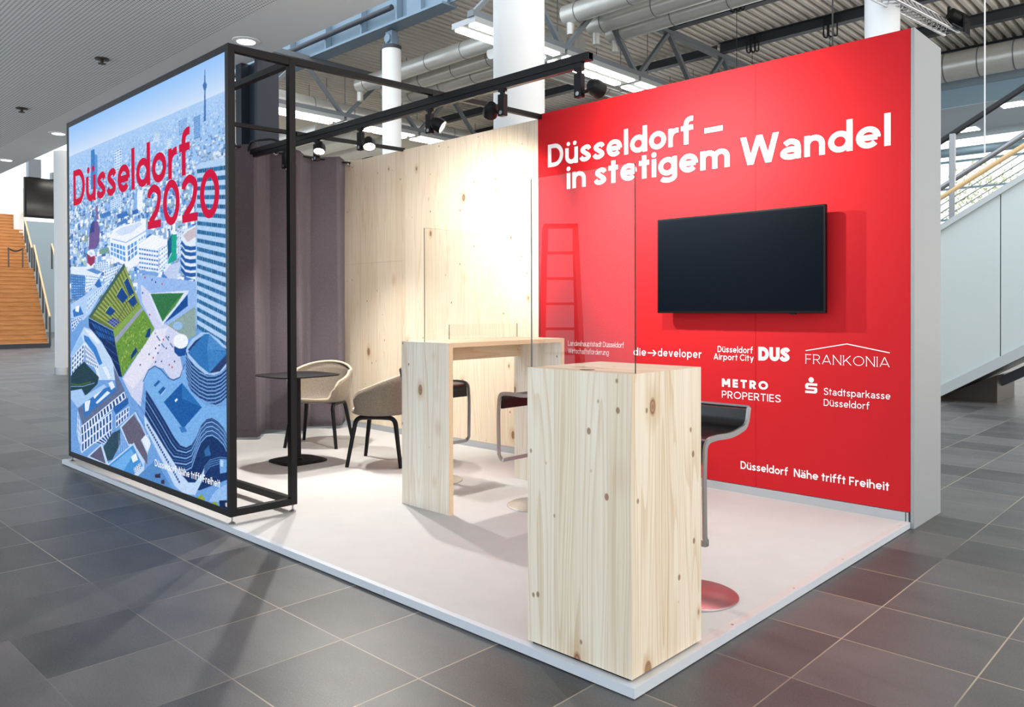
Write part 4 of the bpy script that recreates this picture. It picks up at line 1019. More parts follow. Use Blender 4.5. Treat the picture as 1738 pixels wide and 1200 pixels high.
('p',(160,185,95),[[1674,1154],[1692,1157],[1690,1143],[1676,1141]]),
('p',(160,185,95),[[1531,1065],[1550,1069],[1548,1054],[1533,1052]]),
('p',(140,180,80),[[1258,1127],[1278,1131],[1276,1116],[1259,1114]]),
('p',(70,120,45),[[1265,889],[1285,893],[1283,878],[1266,876]]),
('p',(160,185,95),[[1447,1015],[1466,1019],[1464,1004],[1448,1002]]),
('p',(140,180,80),[[1668,1184],[1687,1187],[1684,1172],[1670,1171]]),
('p',(160,185,95),[[1305,986],[1325,990],[1323,974],[1307,972]]),
('p',(70,120,45),[[1679,1215],[1698,1218],[1695,1204],[1681,1202]]),
('p',(160,185,95),[[1235,954],[1255,958],[1253,942],[1236,940]]),
('p',(140,180,80),[[1480,1164],[1499,1167],[1497,1152],[1481,1150]]),
('p',(70,120,45),[[1163,1064],[1184,1067],[1182,1052],[1165,1050]]),
('p',(70,120,45),[[1345,1076],[1365,1080],[1363,1065],[1347,1063]]),
('p',(160,185,95),[[1255,978],[1275,982],[1273,967],[1257,965]]),
('p',(160,185,95),[[1376,922],[1396,926],[1393,910],[1378,908]]),
('p',(160,185,95),[[1328,1030],[1348,1034],[1346,1019],[1330,1017]]),
('p',(90,140,50),[[1200,1071],[1221,1074],[1218,1059],[1202,1057]]),
('p',(160,185,95),[[1471,1115],[1491,1118],[1488,1103],[1473,1101]]),
('p',(140,180,80),[[1293,903],[1313,907],[1311,892],[1295,890]]),
('p',(160,185,95),[[1581,1046],[1600,1049],[1598,1034],[1583,1032]]),
('p',(140,180,80),[[1463,1016],[1483,1020],[1480,1005],[1465,1003]]),
('p',(140,180,80),[[1365,1134],[1385,1138],[1383,1123],[1367,1121]]),
('p',(90,140,50),[[1422,978],[1442,982],[1439,967],[1424,965]]),
('p',(140,180,80),[[1533,1026],[1552,1030],[1550,1015],[1535,1013]]),
('p',(70,120,45),[[1177,1005],[1197,1009],[1195,993],[1179,991]]),
('p',(160,185,95),[[1487,1050],[1506,1054],[1504,1039],[1488,1037]]),
('p',(160,185,95),[[1487,1100],[1506,1104],[1504,1089],[1489,1087]]),
('p',(140,180,80),[[1639,1215],[1658,1219],[1655,1204],[1641,1202]]),
('p',(70,120,45),[[1726,1195],[1744,1198],[1742,1184],[1728,1182]]),
('p',(160,185,95),[[1511,1164],[1530,1168],[1528,1153],[1513,1151]]),
('p',(160,185,95),[[1622,1156],[1641,1159],[1639,1145],[1624,1143]]),
('p',(140,180,80),[[1525,1139],[1544,1142],[1542,1127],[1527,1126]]),
('p',(90,140,50),[[1352,1012],[1372,1016],[1369,1001],[1354,999]]),
('p',(140,180,80),[[1218,1088],[1238,1091],[1236,1076],[1220,1074]]),
('p',(90,140,50),[[1573,1118],[1592,1121],[1590,1107],[1575,1105]]),
('p',(90,140,50),[[1668,1226],[1686,1229],[1684,1214],[1670,1213]]),
('p',(70,120,45),[[1595,1065],[1614,1068],[1612,1054],[1597,1052]]),
('p',(140,180,80),[[1468,983],[1488,987],[1486,972],[1470,970]]),
('p',(140,180,80),[[1366,1080],[1386,1083],[1384,1068],[1368,1066]]),
('p',(70,120,45),[[1308,1145],[1328,1148],[1326,1133],[1310,1131]]),
('p',(70,120,45),[[1509,1052],[1528,1056],[1526,1041],[1511,1039]]),
('p',(70,120,45),[[1650,1112],[1668,1116],[1666,1101],[1651,1099]]),
('p',(160,185,95),[[1300,990],[1320,994],[1318,978],[1302,976]]),
('p',(70,120,45),[[1598,1039],[1617,1043],[1615,1028],[1600,1026]]),
('p',(70,120,45),[[1643,1069],[1661,1073],[1659,1058],[1644,1056]]),
('p',(140,180,80),[[1294,1015],[1314,1019],[1312,1004],[1296,1002]]),
('p',(90,140,50),[[1563,1061],[1582,1064],[1580,1049],[1565,1047]]),
('p',(140,180,80),[[1666,1150],[1684,1153],[1682,1138],[1667,1137]]),
('p',(90,140,50),[[1688,1157],[1706,1161],[1704,1146],[1690,1144]]),
('p',(160,185,95),[[1430,1013],[1449,1016],[1447,1001],[1431,999]]),
('p',(160,185,95),[[1668,1219],[1687,1222],[1685,1208],[1670,1206]]),
('p',(160,185,95),[[1698,1254],[1717,1257],[1715,1243],[1700,1241]]),
('p',(140,180,80),[[1371,1176],[1391,1179],[1388,1164],[1373,1162]]),
('p',(90,140,50),[[1672,1207],[1690,1210],[1688,1196],[1673,1194]]),
('p',(70,120,45),[[1409,1096],[1428,1099],[1426,1084],[1410,1082]]),
('p',(90,140,50),[[1229,1097],[1250,1101],[1247,1085],[1231,1083]]),
('p',(70,120,45),[[1508,1163],[1527,1167],[1525,1152],[1510,1150]]),
('p',(160,185,95),[[1602,1167],[1620,1170],[1618,1155],[1603,1153]]),
('p',(140,180,80),[[1691,1141],[1709,1145],[1707,1130],[1693,1128]]),
('p',(140,180,80),[[1659,1293],[1677,1296],[1675,1281],[1661,1280]]),
('p',(90,140,50),[[1678,1279],[1696,1282],[1694,1268],[1679,1266]]),
('p',(70,120,45),[[1174,1022],[1195,1026],[1193,1011],[1176,1009]]),
('p',(70,120,45),[[1373,927],[1392,931],[1390,916],[1374,914]]),
('p',(90,140,50),[[1208,1089],[1229,1093],[1226,1077],[1210,1075]]),
('p',(140,180,80),[[1541,1099],[1560,1103],[1557,1088],[1542,1086]]),
('p',(140,180,80),[[1604,1126],[1622,1129],[1620,1114],[1605,1112]]),
('p',(90,140,50),[[1680,1150],[1699,1153],[1697,1138],[1682,1137]]),
('p',(140,180,80),[[1591,1102],[1609,1105],[1607,1091],[1592,1089]]),
('p',(90,140,50),[[1437,1170],[1457,1173],[1455,1158],[1439,1156]]),
('p',(140,180,80),[[1418,1183],[1438,1186],[1435,1171],[1420,1170]]),
('p',(160,185,95),[[1344,928],[1363,932],[1361,917],[1345,915]]),
('p',(160,185,95),[[1471,1148],[1491,1151],[1489,1137],[1473,1135]]),
('p',(160,185,95),[[1367,1076],[1387,1080],[1385,1065],[1369,1063]]),
('p',(70,120,45),[[1702,1264],[1720,1267],[1718,1252],[1703,1251]]),
('p',(70,120,45),[[1402,987],[1422,990],[1420,975],[1404,973]]),
('p',(70,120,45),[[1335,935],[1355,939],[1352,923],[1336,921]]),
('p',(160,185,95),[[1336,1016],[1356,1020],[1353,1005],[1338,1002]]),
('p',(160,185,95),[[1683,1196],[1702,1199],[1700,1184],[1685,1182]]),
('p',(160,185,95),[[1736,1182],[1754,1185],[1752,1170],[1738,1169]]),
('p',(140,180,80),[[1346,1123],[1366,1126],[1364,1111],[1348,1109]]),
('p',(90,140,50),[[1278,969],[1298,972],[1295,957],[1279,955]]),
('p',(160,185,95),[[1386,1016],[1406,1020],[1403,1005],[1388,1003]]),
('p',(140,180,80),[[1480,1219],[1499,1222],[1497,1207],[1482,1206]]),
('p',(90,140,50),[[1386,960],[1406,963],[1404,948],[1388,946]]),
('p',(90,140,50),[[1616,1175],[1634,1178],[1632,1164],[1618,1162]]),
('p',(140,180,80),[[1598,1261],[1616,1264],[1614,1250],[1599,1248]]),
('p',(70,120,45),[[1699,1120],[1717,1124],[1715,1109],[1700,1107]]),
('p',(90,140,50),[[1528,1119],[1547,1123],[1545,1108],[1530,1106]]),
('p',(70,120,45),[[1668,1272],[1687,1275],[1685,1260],[1670,1259]]),
('p',(140,180,80),[[1475,1088],[1494,1091],[1492,1077],[1477,1075]]),
('p',(90,140,50),[[1249,938],[1269,942],[1267,927],[1251,924]]),
('p',(90,140,50),[[1648,1087],[1666,1090],[1664,1076],[1650,1074]]),
('p',(70,120,45),[[1332,897],[1352,901],[1350,886],[1334,884]]),
('p',(90,140,50),[[1202,1041],[1223,1045],[1220,1029],[1204,1027]]),
('p',(70,120,45),[[1491,1228],[1510,1232],[1508,1217],[1492,1215]]),
('p',(140,180,80),[[1237,926],[1257,930],[1255,914],[1239,912]]),
('p',(10,55,120),[[1533,1066],[1561,1030],[1439,966],[1436,1000]]),
('p',(10,60,130),[[1756,1199],[1810,1211],[1791,1146],[1705,1137]]),
('p',(8,40,95),[[520,1274],[1076,1173],[1120,1069],[1255,821],[1174,824],[837,1077],[530,1200]]),
('l',(40,85,140),7,[[543,1242],[1086,1122]]),
('l',(40,85,140),7,[[646,1165],[1130,1050]]),
('l',(40,85,140),7,[[748,1090],[1174,978]]),
('l',(40,85,140),7,[[847,1017],[1218,907]]),
('f',[[555,1254],[1076,1165],[1106,1084],[771,1115]],2,7,(10,50,110),(30,90,160),0.7,0.7),
('f',[[81,1661],[443,1632],[439,1441],[102,1427]],10,6,(60,115,185),(105,155,215),0.8,0.5),
('f',[[455,1648],[780,1613],[642,1536],[457,1499]],5,7,(235,243,254),(110,160,220),0.6,0.5),
('p',(225,236,252),[[83,1721],[528,1708],[847,1655],[780,1613],[81,1661]]),
('p',(90,140,205),[[468,1681],[633,1691],[847,1651],[735,1635]]),
('f',[[668,1731],[980,1733],[978,1662],[713,1672]],4,6,(228,238,253),(95,150,215),0.6,0.6),
('f',[[891,1658],[1229,1692],[998,1560],[889,1523]],5,6,(238,244,254),(120,170,225),0.6,0.6),
('p',(175,205,245),[[76,1393],[428,1466],[756,1558],[933,1546],[544,1308],[400,1257],[73,1272]]),
('p',(45,110,190),[[665,1552],[779,1593],[845,1528],[733,1526]]),
('f',[[487,1440],[890,1555],[933,1522],[461,1307]],3,10,(205,225,250),(120,165,220),0.5,0.5),
('f',[[73,1255],[351,1282],[437,1307],[110,1151]],3,6,(215,230,250),(40,105,190),0.6,0.6),
('p',(50,115,195),[[126,1341],[304,1383],[401,1307],[151,1281]]),
('p',(240,246,254),[[204,1375],[304,1383],[278,1324],[190,1332]]),
('p',(190,215,246),[[67,960],[349,1156],[411,1199],[589,1176],[837,1069],[1030,957],[1214,796],[719,766],[653,909],[456,1058],[66,925]]),
('p',(55,125,205),[[397,1131],[517,1117],[701,1032],[834,909],[767,889],[632,989],[420,1082]]),
('p',(225,236,252),[[422,1182],[612,1160],[792,1075],[725,1065],[517,1134]]),
('f',[[383,1056],[456,1066],[722,903],[787,770]],1,1,(220,232,250),(220,232,250),0.1,0.1),
('f',[[92,927],[408,1056],[405,906],[76,761]],4,5,(222,234,251),(35,85,160),0.55,0.6),
('f',[[420,1057],[631,981],[755,857],[453,891]],4,7,(222,234,251),(35,85,160),0.5,0.6),
('p',(30,62,75),[[405,906],[512,869],[754,792],[719,733],[436,615],[339,667],[60,631],[63,761],[218,838]]),
('l',(60,95,60),16,[[62,691],[290,697],[557,739]]),
('l',(120,165,215),6,[[61,670],[364,690],[650,737]]),
('p',(150,195,240),[[67,960],[336,1130],[396,1064],[92,927]]),
('p',(95,110,150),[[236,490],[874,687],[1131,721],[1071,904],[1294,732],[1372,632],[1045,582],[358,357]]),
('p',(50,115,190),[[361,542],[717,677],[1110,751],[1131,705],[646,525],[408,420]]),
('p',(225,236,252),[[410,563],[554,591],[505,496],[421,480]]),
('p',(225,236,252),[[613,628],[785,697],[874,711],[648,606]]),
('p',(225,236,252),[[670,575],[939,692],[1004,681],[716,571]]),
('p',(225,236,252),[[833,877],[921,889],[1027,800],[963,788]]),
('p',(225,236,252),[[962,757],[1048,778],[1110,735],[1026,706]]),
('p',(165,200,242),[[60,631],[339,667],[411,613],[875,743],[918,722],[237,498],[59,561]]),
('f',[[308,339],[1294,713],[1333,667],[319,260]],1,15,(228,238,252),(30,70,135),0.55,0.75),
('f',[[319,273],[1033,534],[1043,465],[325,193]],1,10,(222,234,252),(30,75,145),0.55,0.75),
('f',[[325,197],[1032,467],[1041,394],[323,113]],1,10,(222,234,252),(30,75,145),0.55,0.75),
('f',[[641,238],[1031,397],[1040,323],[844,246]],1,6,(205,222,248),(30,75,145),0.55,0.75),
('f',[[236,472],[321,345],[316,116],[207,282]],4,2,(200,220,248),(90,140,205),0.5,0.5),
('p',(35,95,170),[[1055,567],[1372,670],[1381,625],[1117,518]]),
('f',[[1117,511],[1391,607],[1390,528],[1115,409]],2,5,(222,234,252),(35,80,150),0.6,0.7),
('p',(45,75,95),[[1041,363],[1208,411],[1206,296],[1037,151],[864,112],[844,230]]),
('l',(190,215,245),5,[[1183,378],[1184,232]]),
('l',(190,215,245),5,[[1220,386],[1229,245]]),
('l',(190,215,245),5,[[1256,395],[1274,258]]),
('l',(190,215,245),5,[[1292,403],[1318,271]]),
('p',(190,215,248),[[1198,430],[1516,577],[1727,429],[1742,286],[1668,197],[1366,307]]),
('p',(98,96,118),[[1239,430],[1502,559],[1699,422],[1616,373],[1733,285],[1732,205],[1483,328],[1376,316]]),
('p',(190,215,248),[[462,101],[811,258],[951,108],[1483,339],[1678,198],[1667,109],[1382,75],[929,89]]),
('p',(92,92,122),[[521,112],[788,231],[896,101]]),
('p',(70,145,215),[[950,92],[1464,318],[1650,187],[1479,97],[1283,91]]),
('p',(110,175,235),[[983,89],[1425,284],[1482,254],[1263,89]]),
('p',(235,243,254),[[1424,224],[1520,266],[1557,219],[1462,184]]),
('f',[[1470,140],[1604,206],[1622,161],[1499,107]],3,4,(235,243,254),(60,110,180),0.6,0.6),
('p',(225,236,252),[[1625,381],[1745,431],[1797,365],[1743,301]]),
('p',(28,62,120),[[2393,1053],[2390,820],[2473,773],[2662,748],[2857,732],[2984,792],[2986,1044]]),
('l',(120,165,220),9,[[2394,1033],[2475,971],[2593,931],[2707,913],[2818,920],[2899,941],[2986,983]]),
('l',(120,165,220),9,[[2394,1008],[2475,946],[2592,906],[2707,888],[2818,896],[2899,917],[2986,959]]),
('l',(120,165,220),9,[[2393,983],[2474,921],[2592,882],[2706,864],[2818,872],[2899,894],[2985,936]]),
('l',(120,165,220),9,[[2393,957],[2474,896],[2592,857],[2706,840],[2817,849],[2899,870],[2985,913]]),
('l',(120,165,220),9,[[2393,932],[2474,870],[2591,832],[2706,816],[2817,825],[2898,847],[2985,889]]),
('l',(120,165,220),9,[[2392,907],[2474,845],[2591,808],[2705,791],[2817,801],[2898,823],[2984,866]]),
('l',(120,165,220),9,[[2392,882],[2473,820],[2591,783],[2705,767],[2816,777],[2898,799],[2984,842]]),
('l',(120,165,220),9,[[2392,856],[2473,795],[2591,758],[2705,743],[2816,753],[2897,776],[2984,819]]),
('l',(120,165,220),9,[[2391,831],[2473,770],[2590,734],[2705,719],[2816,729],[2897,752],[2984,796]]),
('l',(120,165,220),9,[[2391,806],[2472,745],[2590,709],[2704,694],[2815,705],[2897,728],[2983,772]]),
('l',(95,140,200),3,[[2445,949],[2450,752]]),
('l',(95,140,200),3,[[2512,933],[2515,743]]),
('l',(95,140,200),3,[[2578,917],[2580,735]]),
('l',(95,140,200),3,[[2643,901],[2644,728]]),
('l',(95,140,200),3,[[2707,886],[2706,720]]),
('l',(95,140,200),3,[[2769,871],[2767,712]]),
('l',(95,140,200),3,[[2831,875],[2828,718]]),
('l',(95,140,200),3,[[2892,878],[2887,723]]),
('l',(95,140,200),3,[[2952,882],[2946,728]]),
('p',(165,200,242),[[2393,1073],[2477,1142],[2625,1194],[2725,1195],[2862,1157],[2987,1102],[2986,992],[2900,947],[2804,923],[2679,923],[2535,967],[2423,1021]]),
('p',(38,60,110),[[2424,1074],[2537,1137],[2639,1171],[2987,1093],[2980,1013],[2886,953],[2749,933]]),
('p',(45,115,185),[[2423,1054],[2668,1185],[2738,1186],[2974,1086],[2974,1062],[2735,932],[2593,976]]),
('p',(75,140,205),[[2709,1084],[2738,1186],[2974,1086]]),
('p',(60,128,196),[[2709,1084],[2974,1074],[2742,936]]),
('p',(120,175,232),[[1663,814],[1763,902],[1880,938],[1983,918],[2103,866],[2191,855],[2296,881],[2371,946],[2443,810],[2704,713],[2982,737],[2979,545],[2869,634],[2763,654],[2661,613],[2573,527],[2483,438],[2392,404],[2280,414],[2156,482],[1938,649],[1717,752]]),
('l',(40,80,150),8,[[1663,814],[1763,902],[1880,938],[1983,918],[2103,866],[2191,855],[2296,881],[2372,974]]),
('p',(22,90,165),[[2329,845],[2629,704],[2343,534],[2030,690]]),
('p',(40,112,185),[[2329,845],[2629,704],[2328,737]]),
('p',(240,246,254),[[2209,716],[2246,734],[2261,724],[2224,704]]),
('p',(30,95,165),[[1933,755],[2022,801],[2064,788],[1972,737]]),
('p',(30,95,165),[[1854,798],[1944,841],[1973,830],[1884,788]]),
('p',(175,210,245),[[1972,737],[2064,788],[2064,778],[1978,730]]),
('p',(60,120,190),[[2280,539],[2370,548],[2405,521],[2316,504]]),
('p',(22,52,105),[[1720,756],[1862,676],[2038,570],[2206,461],[2297,420],[2386,415],[2473,445],[2543,505],[2611,587],[2694,636],[2774,651],[2853,637],[2929,605],[2989,554],[2994,287],[2588,152],[2275,134],[2034,305],[1696,571]]),
('l',(125,172,228),9,[[1720,756],[1862,676],[2038,570],[2206,461],[2297,420],[2386,415],[2473,445],[2543,505],[2611,587],[2694,636],[2774,651],[2853,637],[2929,605],[2989,554]]),
('l',(70,115,175),5,[[1690,733],[1833,653],[2010,547],[2179,437],[2270,397],[2386,396],[2473,425],[2542,491],[2611,573],[2693,622],[2774,637],[2852,623],[2929,591],[2989,541]]),
('l',(125,172,228),9,[[1659,709],[1803,629],[1981,523],[2152,414],[2244,374],[2385,376],[2473,405],[2542,476],[2610,558],[2693,607],[2774,622],[2852,608],[2929,577],[2989,527]]),
('l',(70,115,175),5,[[1628,685],[1774,605],[1953,499],[2125,390],[2217,350],[2385,356],[2473,386],[2542,461],[2610,544],[2693,593],[2774,608],[2852,594],[2929,563],[2989,513]]),
('l',(125,172,228),9,[[1597,660],[1744,581],[1924,475],[2097,366],[2191,326],[2385,336],[2472,366],[2542,447],[2610,529],[2693,579],[2773,594],[2852,580],[2929,549],[2989,499]]),
('l',(70,115,175),5,[[1566,636],[1714,556],[1896,451],[2070,342],[2164,302],[2384,316],[2472,346],[2542,432],[2610,515],[2693,564],[2773,580],[2852,566],[2928,535],[2988,485]]),
('l',(125,172,228),9,[[1535,611],[1683,532],[1867,426],[2042,318],[2137,278],[2384,296],[2472,326],[2541,417],[2610,500],[2692,550],[2773,566],[2852,552],[2928,521],[2988,472]]),
('l',(70,115,175),5,[[1503,586],[1653,507],[1837,402],[2014,293],[2109,254],[2384,276],[2472,307],[2541,403],[2609,486],[2692,535],[2773,551],[2851,538],[2928,507],[2988,458]]),
('l',(125,172,228),9,[[1471,561],[1622,482],[1808,377],[1986,269],[2082,229],[2384,256],[2471,287],[2541,388],[2609,471],[2692,521],[2773,537],[2851,524],[2928,494],[2988,444]]),
('p',(20,55,100),[[2592,436],[2724,481],[2819,427],[2641,368]]),
('p',(50,105,170),[[2658,422],[2724,467],[2755,405],[2674,387]]),
('l',(80,130,190),6,[[2656,266],[2738,329],[2880,370],[2990,378]]),
('l',(80,130,190),6,[[2656,283],[2738,344],[2881,383],[2990,391]]),
('l',(80,130,190),6,[[2657,299],[2739,359],[2881,396],[2990,403]]),
('l',(80,130,190),6,[[2657,315],[2739,373],[2881,409],[2991,416]]),
('p',(190,215,246),[[1675,569],[1727,541],[2312,217],[2418,179],[2522,194],[2623,269],[2657,311],[2656,252],[2520,111],[2346,91],[2201,123],[1695,479]]),
('p',(30,65,125),[[1737,508],[1755,500],[1741,484],[1720,494]]),
('p',(30,65,125),[[1762,493],[1780,485],[1765,468],[1745,478]]),
('p',(30,65,125),[[1786,477],[1805,469],[1790,453],[1770,463]]),
('p',(30,65,125),[[1811,462],[1829,454],[1815,438],[1795,447]]),
('p',(30,65,125),[[1836,447],[1854,439],[1839,423],[1819,432]]),
('p',(30,65,125),[[1860,432],[1878,424],[1864,408],[1844,417]]),
('p',(30,65,125),[[1884,417],[1902,409],[1888,393],[1868,402]]),
('p',(30,65,125),[[1908,402],[1926,394],[1912,378],[1892,387]]),
('p',(30,65,125),[[1932,387],[1950,379],[1936,363],[1916,372]]),
('p',(30,65,125),[[1956,372],[1974,364],[1960,348],[1940,357]]),
('p',(30,65,125),[[1980,357],[1997,350],[1983,333],[1964,342]]),
('p',(30,65,125),[[2003,342],[2021,335],[2007,319],[1987,328]]),
('p',(30,65,125),[[2027,328],[2044,320],[2030,304],[2011,313]]),
('p',(30,65,125),[[2050,313],[2067,306],[2053,290],[2034,299]]),
('p',(30,65,125),[[2073,299],[2090,292],[2076,276],[2057,284]]),
('p',(30,65,125),[[2096,285],[2113,277],[2099,261],[2080,270]]),
('p',(30,65,125),[[2119,270],[2136,263],[2122,247],[2103,256]]),
('p',(30,65,125),[[2141,256],[2158,249],[2145,233],[2126,241]]),
('p',(30,65,125),[[2164,242],[2181,235],[2167,219],[2149,227]]),
('p',(30,65,125),[[2187,228],[2203,221],[2190,205],[2171,213]]),
('p',(30,65,125),[[2209,214],[2225,207],[2212,191],[2194,200]]),
('p',(30,65,125),[[2231,200],[2247,193],[2234,177],[2216,186]]),
('p',(30,65,125),[[2253,187],[2269,180],[2257,164],[2238,172]]),
('p',(30,65,125),[[2275,173],[2291,166],[2278,150],[2260,158]]),
('p',(85,140,200),[[1539,89],[1876,261],[2182,88],[1893,75]]),
('p',(60,45,80),[[1864,153],[1964,175],[1963,143],[1874,130]]),
('p',(60,45,80),[[1973,128],[2031,141],[2031,109],[1976,104]]),
('p',(110,165,225),[[2873,398],[2969,407],[2968,325],[2877,305]]),
('p',(180,210,245),[[2881,392],[2927,394],[2919,354],[2883,349]]),
('p',(150,190,240),[[2719,99],[2816,188],[2971,255],[2993,258],[2992,117],[2908,131]]),
('p',(140,165,60),[[2554,102],[2622,131],[2671,106],[2588,77]]),
('p',(140,165,60),[[2767,100],[2815,119],[2854,100],[2799,76]]),
('p',(14,40,85),[[2862,131],[2969,152],[2987,81],[2877,83]]),
('p',(220,200,190),[[2947,130],[2977,139],[2976,107],[2951,110]])]

# paint the city picture into a fine grid of vertex colours
PW, PH = 430, 740
SX0, SX1, SZ0, SZ1 = 45., 2987., 94., 2950.
CW, CH = PW*2, PH*2
cv = np.zeros((CH, CW, 3), np.float32)
rng = np.random.default_rng(5)
def s2p(p): return ((p[0]-SX0)/(SX1-SX0)*CW, (SZ1-p[1])/(SZ1-SZ0)*CH)
def fill(pts, col):
    P = np.array([s2p(q) for q in pts]); x0, y0 = np.floor(P.min(0)).astype(int); x1, y1 = np.ceil(P.max(0)).astype(int)+1
    x0, y0, x1, y1 = max(x0,0), max(y0,0), min(x1,CW), min(y1,CH)
    if x1 <= x0 or y1 <= y0: return
    X = np.arange(x0,x1)[None,:]+.5; Y = np.arange(y0,y1)[:,None]+.5
    ins = np.zeros((y1-y0, x1-x0), bool)
    for i in range(len(P)):
        (ax, ay), (bx, by) = P[i], P[i-1]
        if ay == by: continue
        c = (ay > Y) != (by > Y)
        ins ^= c & (X < (bx-ax)*(Y-ay)/(by-ay)+ax)
    cv[y0:y1, x0:x1][ins] = col
def line(pts, w, col):
    for a, b in zip(pts[:-1], pts[1:]):
        a = np.array(a, float); b = np.array(b, float); d = b-a; L_ = np.hypot(*d)
        if L_ < 1: continue
        d /= L_; nrm = np.array([-d[1], d[0]])*w/2; a = a-d*w*.3; b = b+d*w*.3
        fill([a+nrm, b+nrm, b-nrm, a-nrm], col)
yy = (SZ1-(np.arange(CH)+.5)/CH*(SZ1-SZ0))[:,None]; xx = (SX0+(np.arange(CW)+.5)/CW*(SX1-SX0))[None,:]
hz = HORIZON[0][1]+(xx-HORIZON[0][0])*(HORIZON[1][1]-HORIZON[0][1])/(HORIZON[1][0]-HORIZON[0][0])
tsky = np.clip((yy-hz)/(2950-hz), 0, 1)[...,None]
c0, c1 = np.array((212,228,250.)), np.array((150,196,250.))
sky = c0+(c1-c0)*tsky**.8
dep = np.clip((hz-yy)/1500, 0, 1)[...,None]
land = np.array((168,204,246.))*(1-dep)+np.array((110,160,222.))*dep
cv[:] = np.where((yy > hz)[...,None], sky, land)
zz = []
for k in range(5200):                       # the far city: small roofs and fronts, larger towards the viewer
    d = rng.random()**1.6; sx = rng.uniform(40, 2990); h0 = HORIZON[0][1]+(sx-90)*(HORIZON[1][1]-HORIZON[0][1])/2900.
    zz.append((d, sx, h0-8-d*1250))
zz.sort()
for d, sx, sz in zz:
    w = 10+70*d*rng.uniform(.4,1.4); h = 6+55*d*rng.uniform(.3,1.3); t = rng.random(); haze = max(0, .75-1.6*d)
    base = np.array([(238,244,254),(200,220,246),(120,168,226),(70,124,196),(150,186,232),(150,180,190)][rng.choice(6, p=[.25,.2,.2,.15,.14,.06])], float)
    c = base*(1-haze)+np.array((176,208,246.))*haze
    sk = rng.uniform(-.5,.5)*w
    fill([(sx,sz), (sx+w,sz+.2*h*rng.uniform(-1,1)), (sx+w+sk*.3,sz+h), (sx+sk*.3,sz+h)], c)
    if d > .18:
        c2 = c*.72; fill([(sx,sz), (sx+w,sz), (sx+w,sz-h*.5), (sx,sz-h*.5)], c2)
def bil(Q, u, v):
    a, b, c, d = [np.array(q, float) for q in Q]
    return (a*(1-u)+b*u)*(1-v)+(d*(1-u)+c*u)*v
for op in ART:
    if op[0] == 'p': fill(op[2], op[1])
    elif op[0] == 'l': line(op[3], op[2], op[1])
    else:
        _, Q, r, c, wl, wn, fx, fy = op
        fill(Q, wl)
        for i in range(r):
            for j in range(c):
                u0, u1 = (j+.5-fx/2)/c, (j+.5+fx/2)/c; v0, v1 = (i+.5-fy/2)/r, (i+.5+fy/2)/r
                k = rng.uniform(.85,1.2)
                fill([bil(Q,u0,v0), bil(Q,u1,v0), bil(Q,u1,v1), bil(Q,u0,v1)], np.clip(np.array(wn)*k,0,255))
spk = rng.normal(0, 1, (CH//3+1, CW//3+1)).repeat(3,0).repeat(3,1)[:CH,:CW]+rng.normal(0, .7, (CH, CW))
cv += (spk*np.where(yy > hz-60, 0, 6.5))[...,None]
cv = cv.reshape(PH, 2, PW, 2, 3).mean((1,3)); cv = np.clip(cv, 0, 255)/255
cl = np.where(cv <= .04045, cv/12.92, ((cv+.055)/1.055)**2.4)
me = bpy.data.meshes.new('backlit_picture')
gx = np.linspace(SX0-5, SX1+5, PW)/1000-6.07; gz = np.linspace(SZ1+1, SZ0-1, PH)/1000
vv = np.zeros((PH, PW, 3), np.float32); vv[...,0] = gx[None,:]; vv[...,1] = LY0+.005; vv[...,2] = gz[:,None]
org = np.array(o['_o']); vv -= org
idx = np.arange(PH*PW).reshape(PH, PW)
quads = np.stack([idx[1:,:-1], idx[1:,1:], idx[:-1,1:], idx[:-1,:-1]], -1).reshape(-1,4)
me.vertices.add(PH*PW); me.vertices.foreach_set('co', vv.ravel())
me.loops.add(quads.size); me.loops.foreach_set('vertex_index', quads.ravel().astype(np.int32))
me.polygons.add(len(quads)); me.polygons.foreach_set('loop_start', np.arange(0, quads.size, 4, dtype=np.int32)); me.polygons.foreach_set('loop_total', np.full(len(quads), 4, np.int32))
me.update(calc_edges=True)
ca = me.color_attributes.new('picture', 'FLOAT_COLOR', 'POINT')
ca.data.foreach_set('color', np.concatenate([cl.reshape(-1,3), np.ones((PH*PW,1))], 1).astype(np.float32).ravel())
t = NT('backlit_print'); at = t.N.new('ShaderNodeAttribute'); at.attribute_name = 'picture'
t.b.inputs['Base Color'].default_value = (.004,.004,.004,1); t.b.inputs['Roughness'].default_value = .6; t.b.inputs['Specular IOR Level'].default_value = .02
t.L.new(at.outputs['Color'], t.b.inputs['Emission Color']); t.b.inputs['Emission Strength'].default_value = 1.0
me.materials.append(t.M)
po = bpy.data.objects.new('backlit_picture', me); COL.objects.link(po); po.parent = o; po['_o'] = o['_o']
redp = mat('backlit_red_print', (6,1,2), .6, emit=(206,16,62), es=1.0, spec=.02); whp = mat('backlit_white_print', (6,6,6), .6, spec=.02, emit=(245,248,255), es=1.0)
YP = LY0+.0045
lettering('Düsseldorf', -5.906, -3.563, 2.25, .305, YP, o, redp, .062, gap=.06, name='poster_lettering')
lettering('2020', -4.324, -3.171, 1.93, .316, YP-.0006, o, redp, .062, gap=.06, name='poster_lettering')
lettering('Düsseldorf', -4.195, -3.83, .213, .05, YP, o, whp, .056, gap=.07, name='poster_slogan')
lettering('Nähe trifft Freiheit', -3.79, -3.176, .213, .05, YP, o, whp, .056, gap=.07, name='poster_slogan')

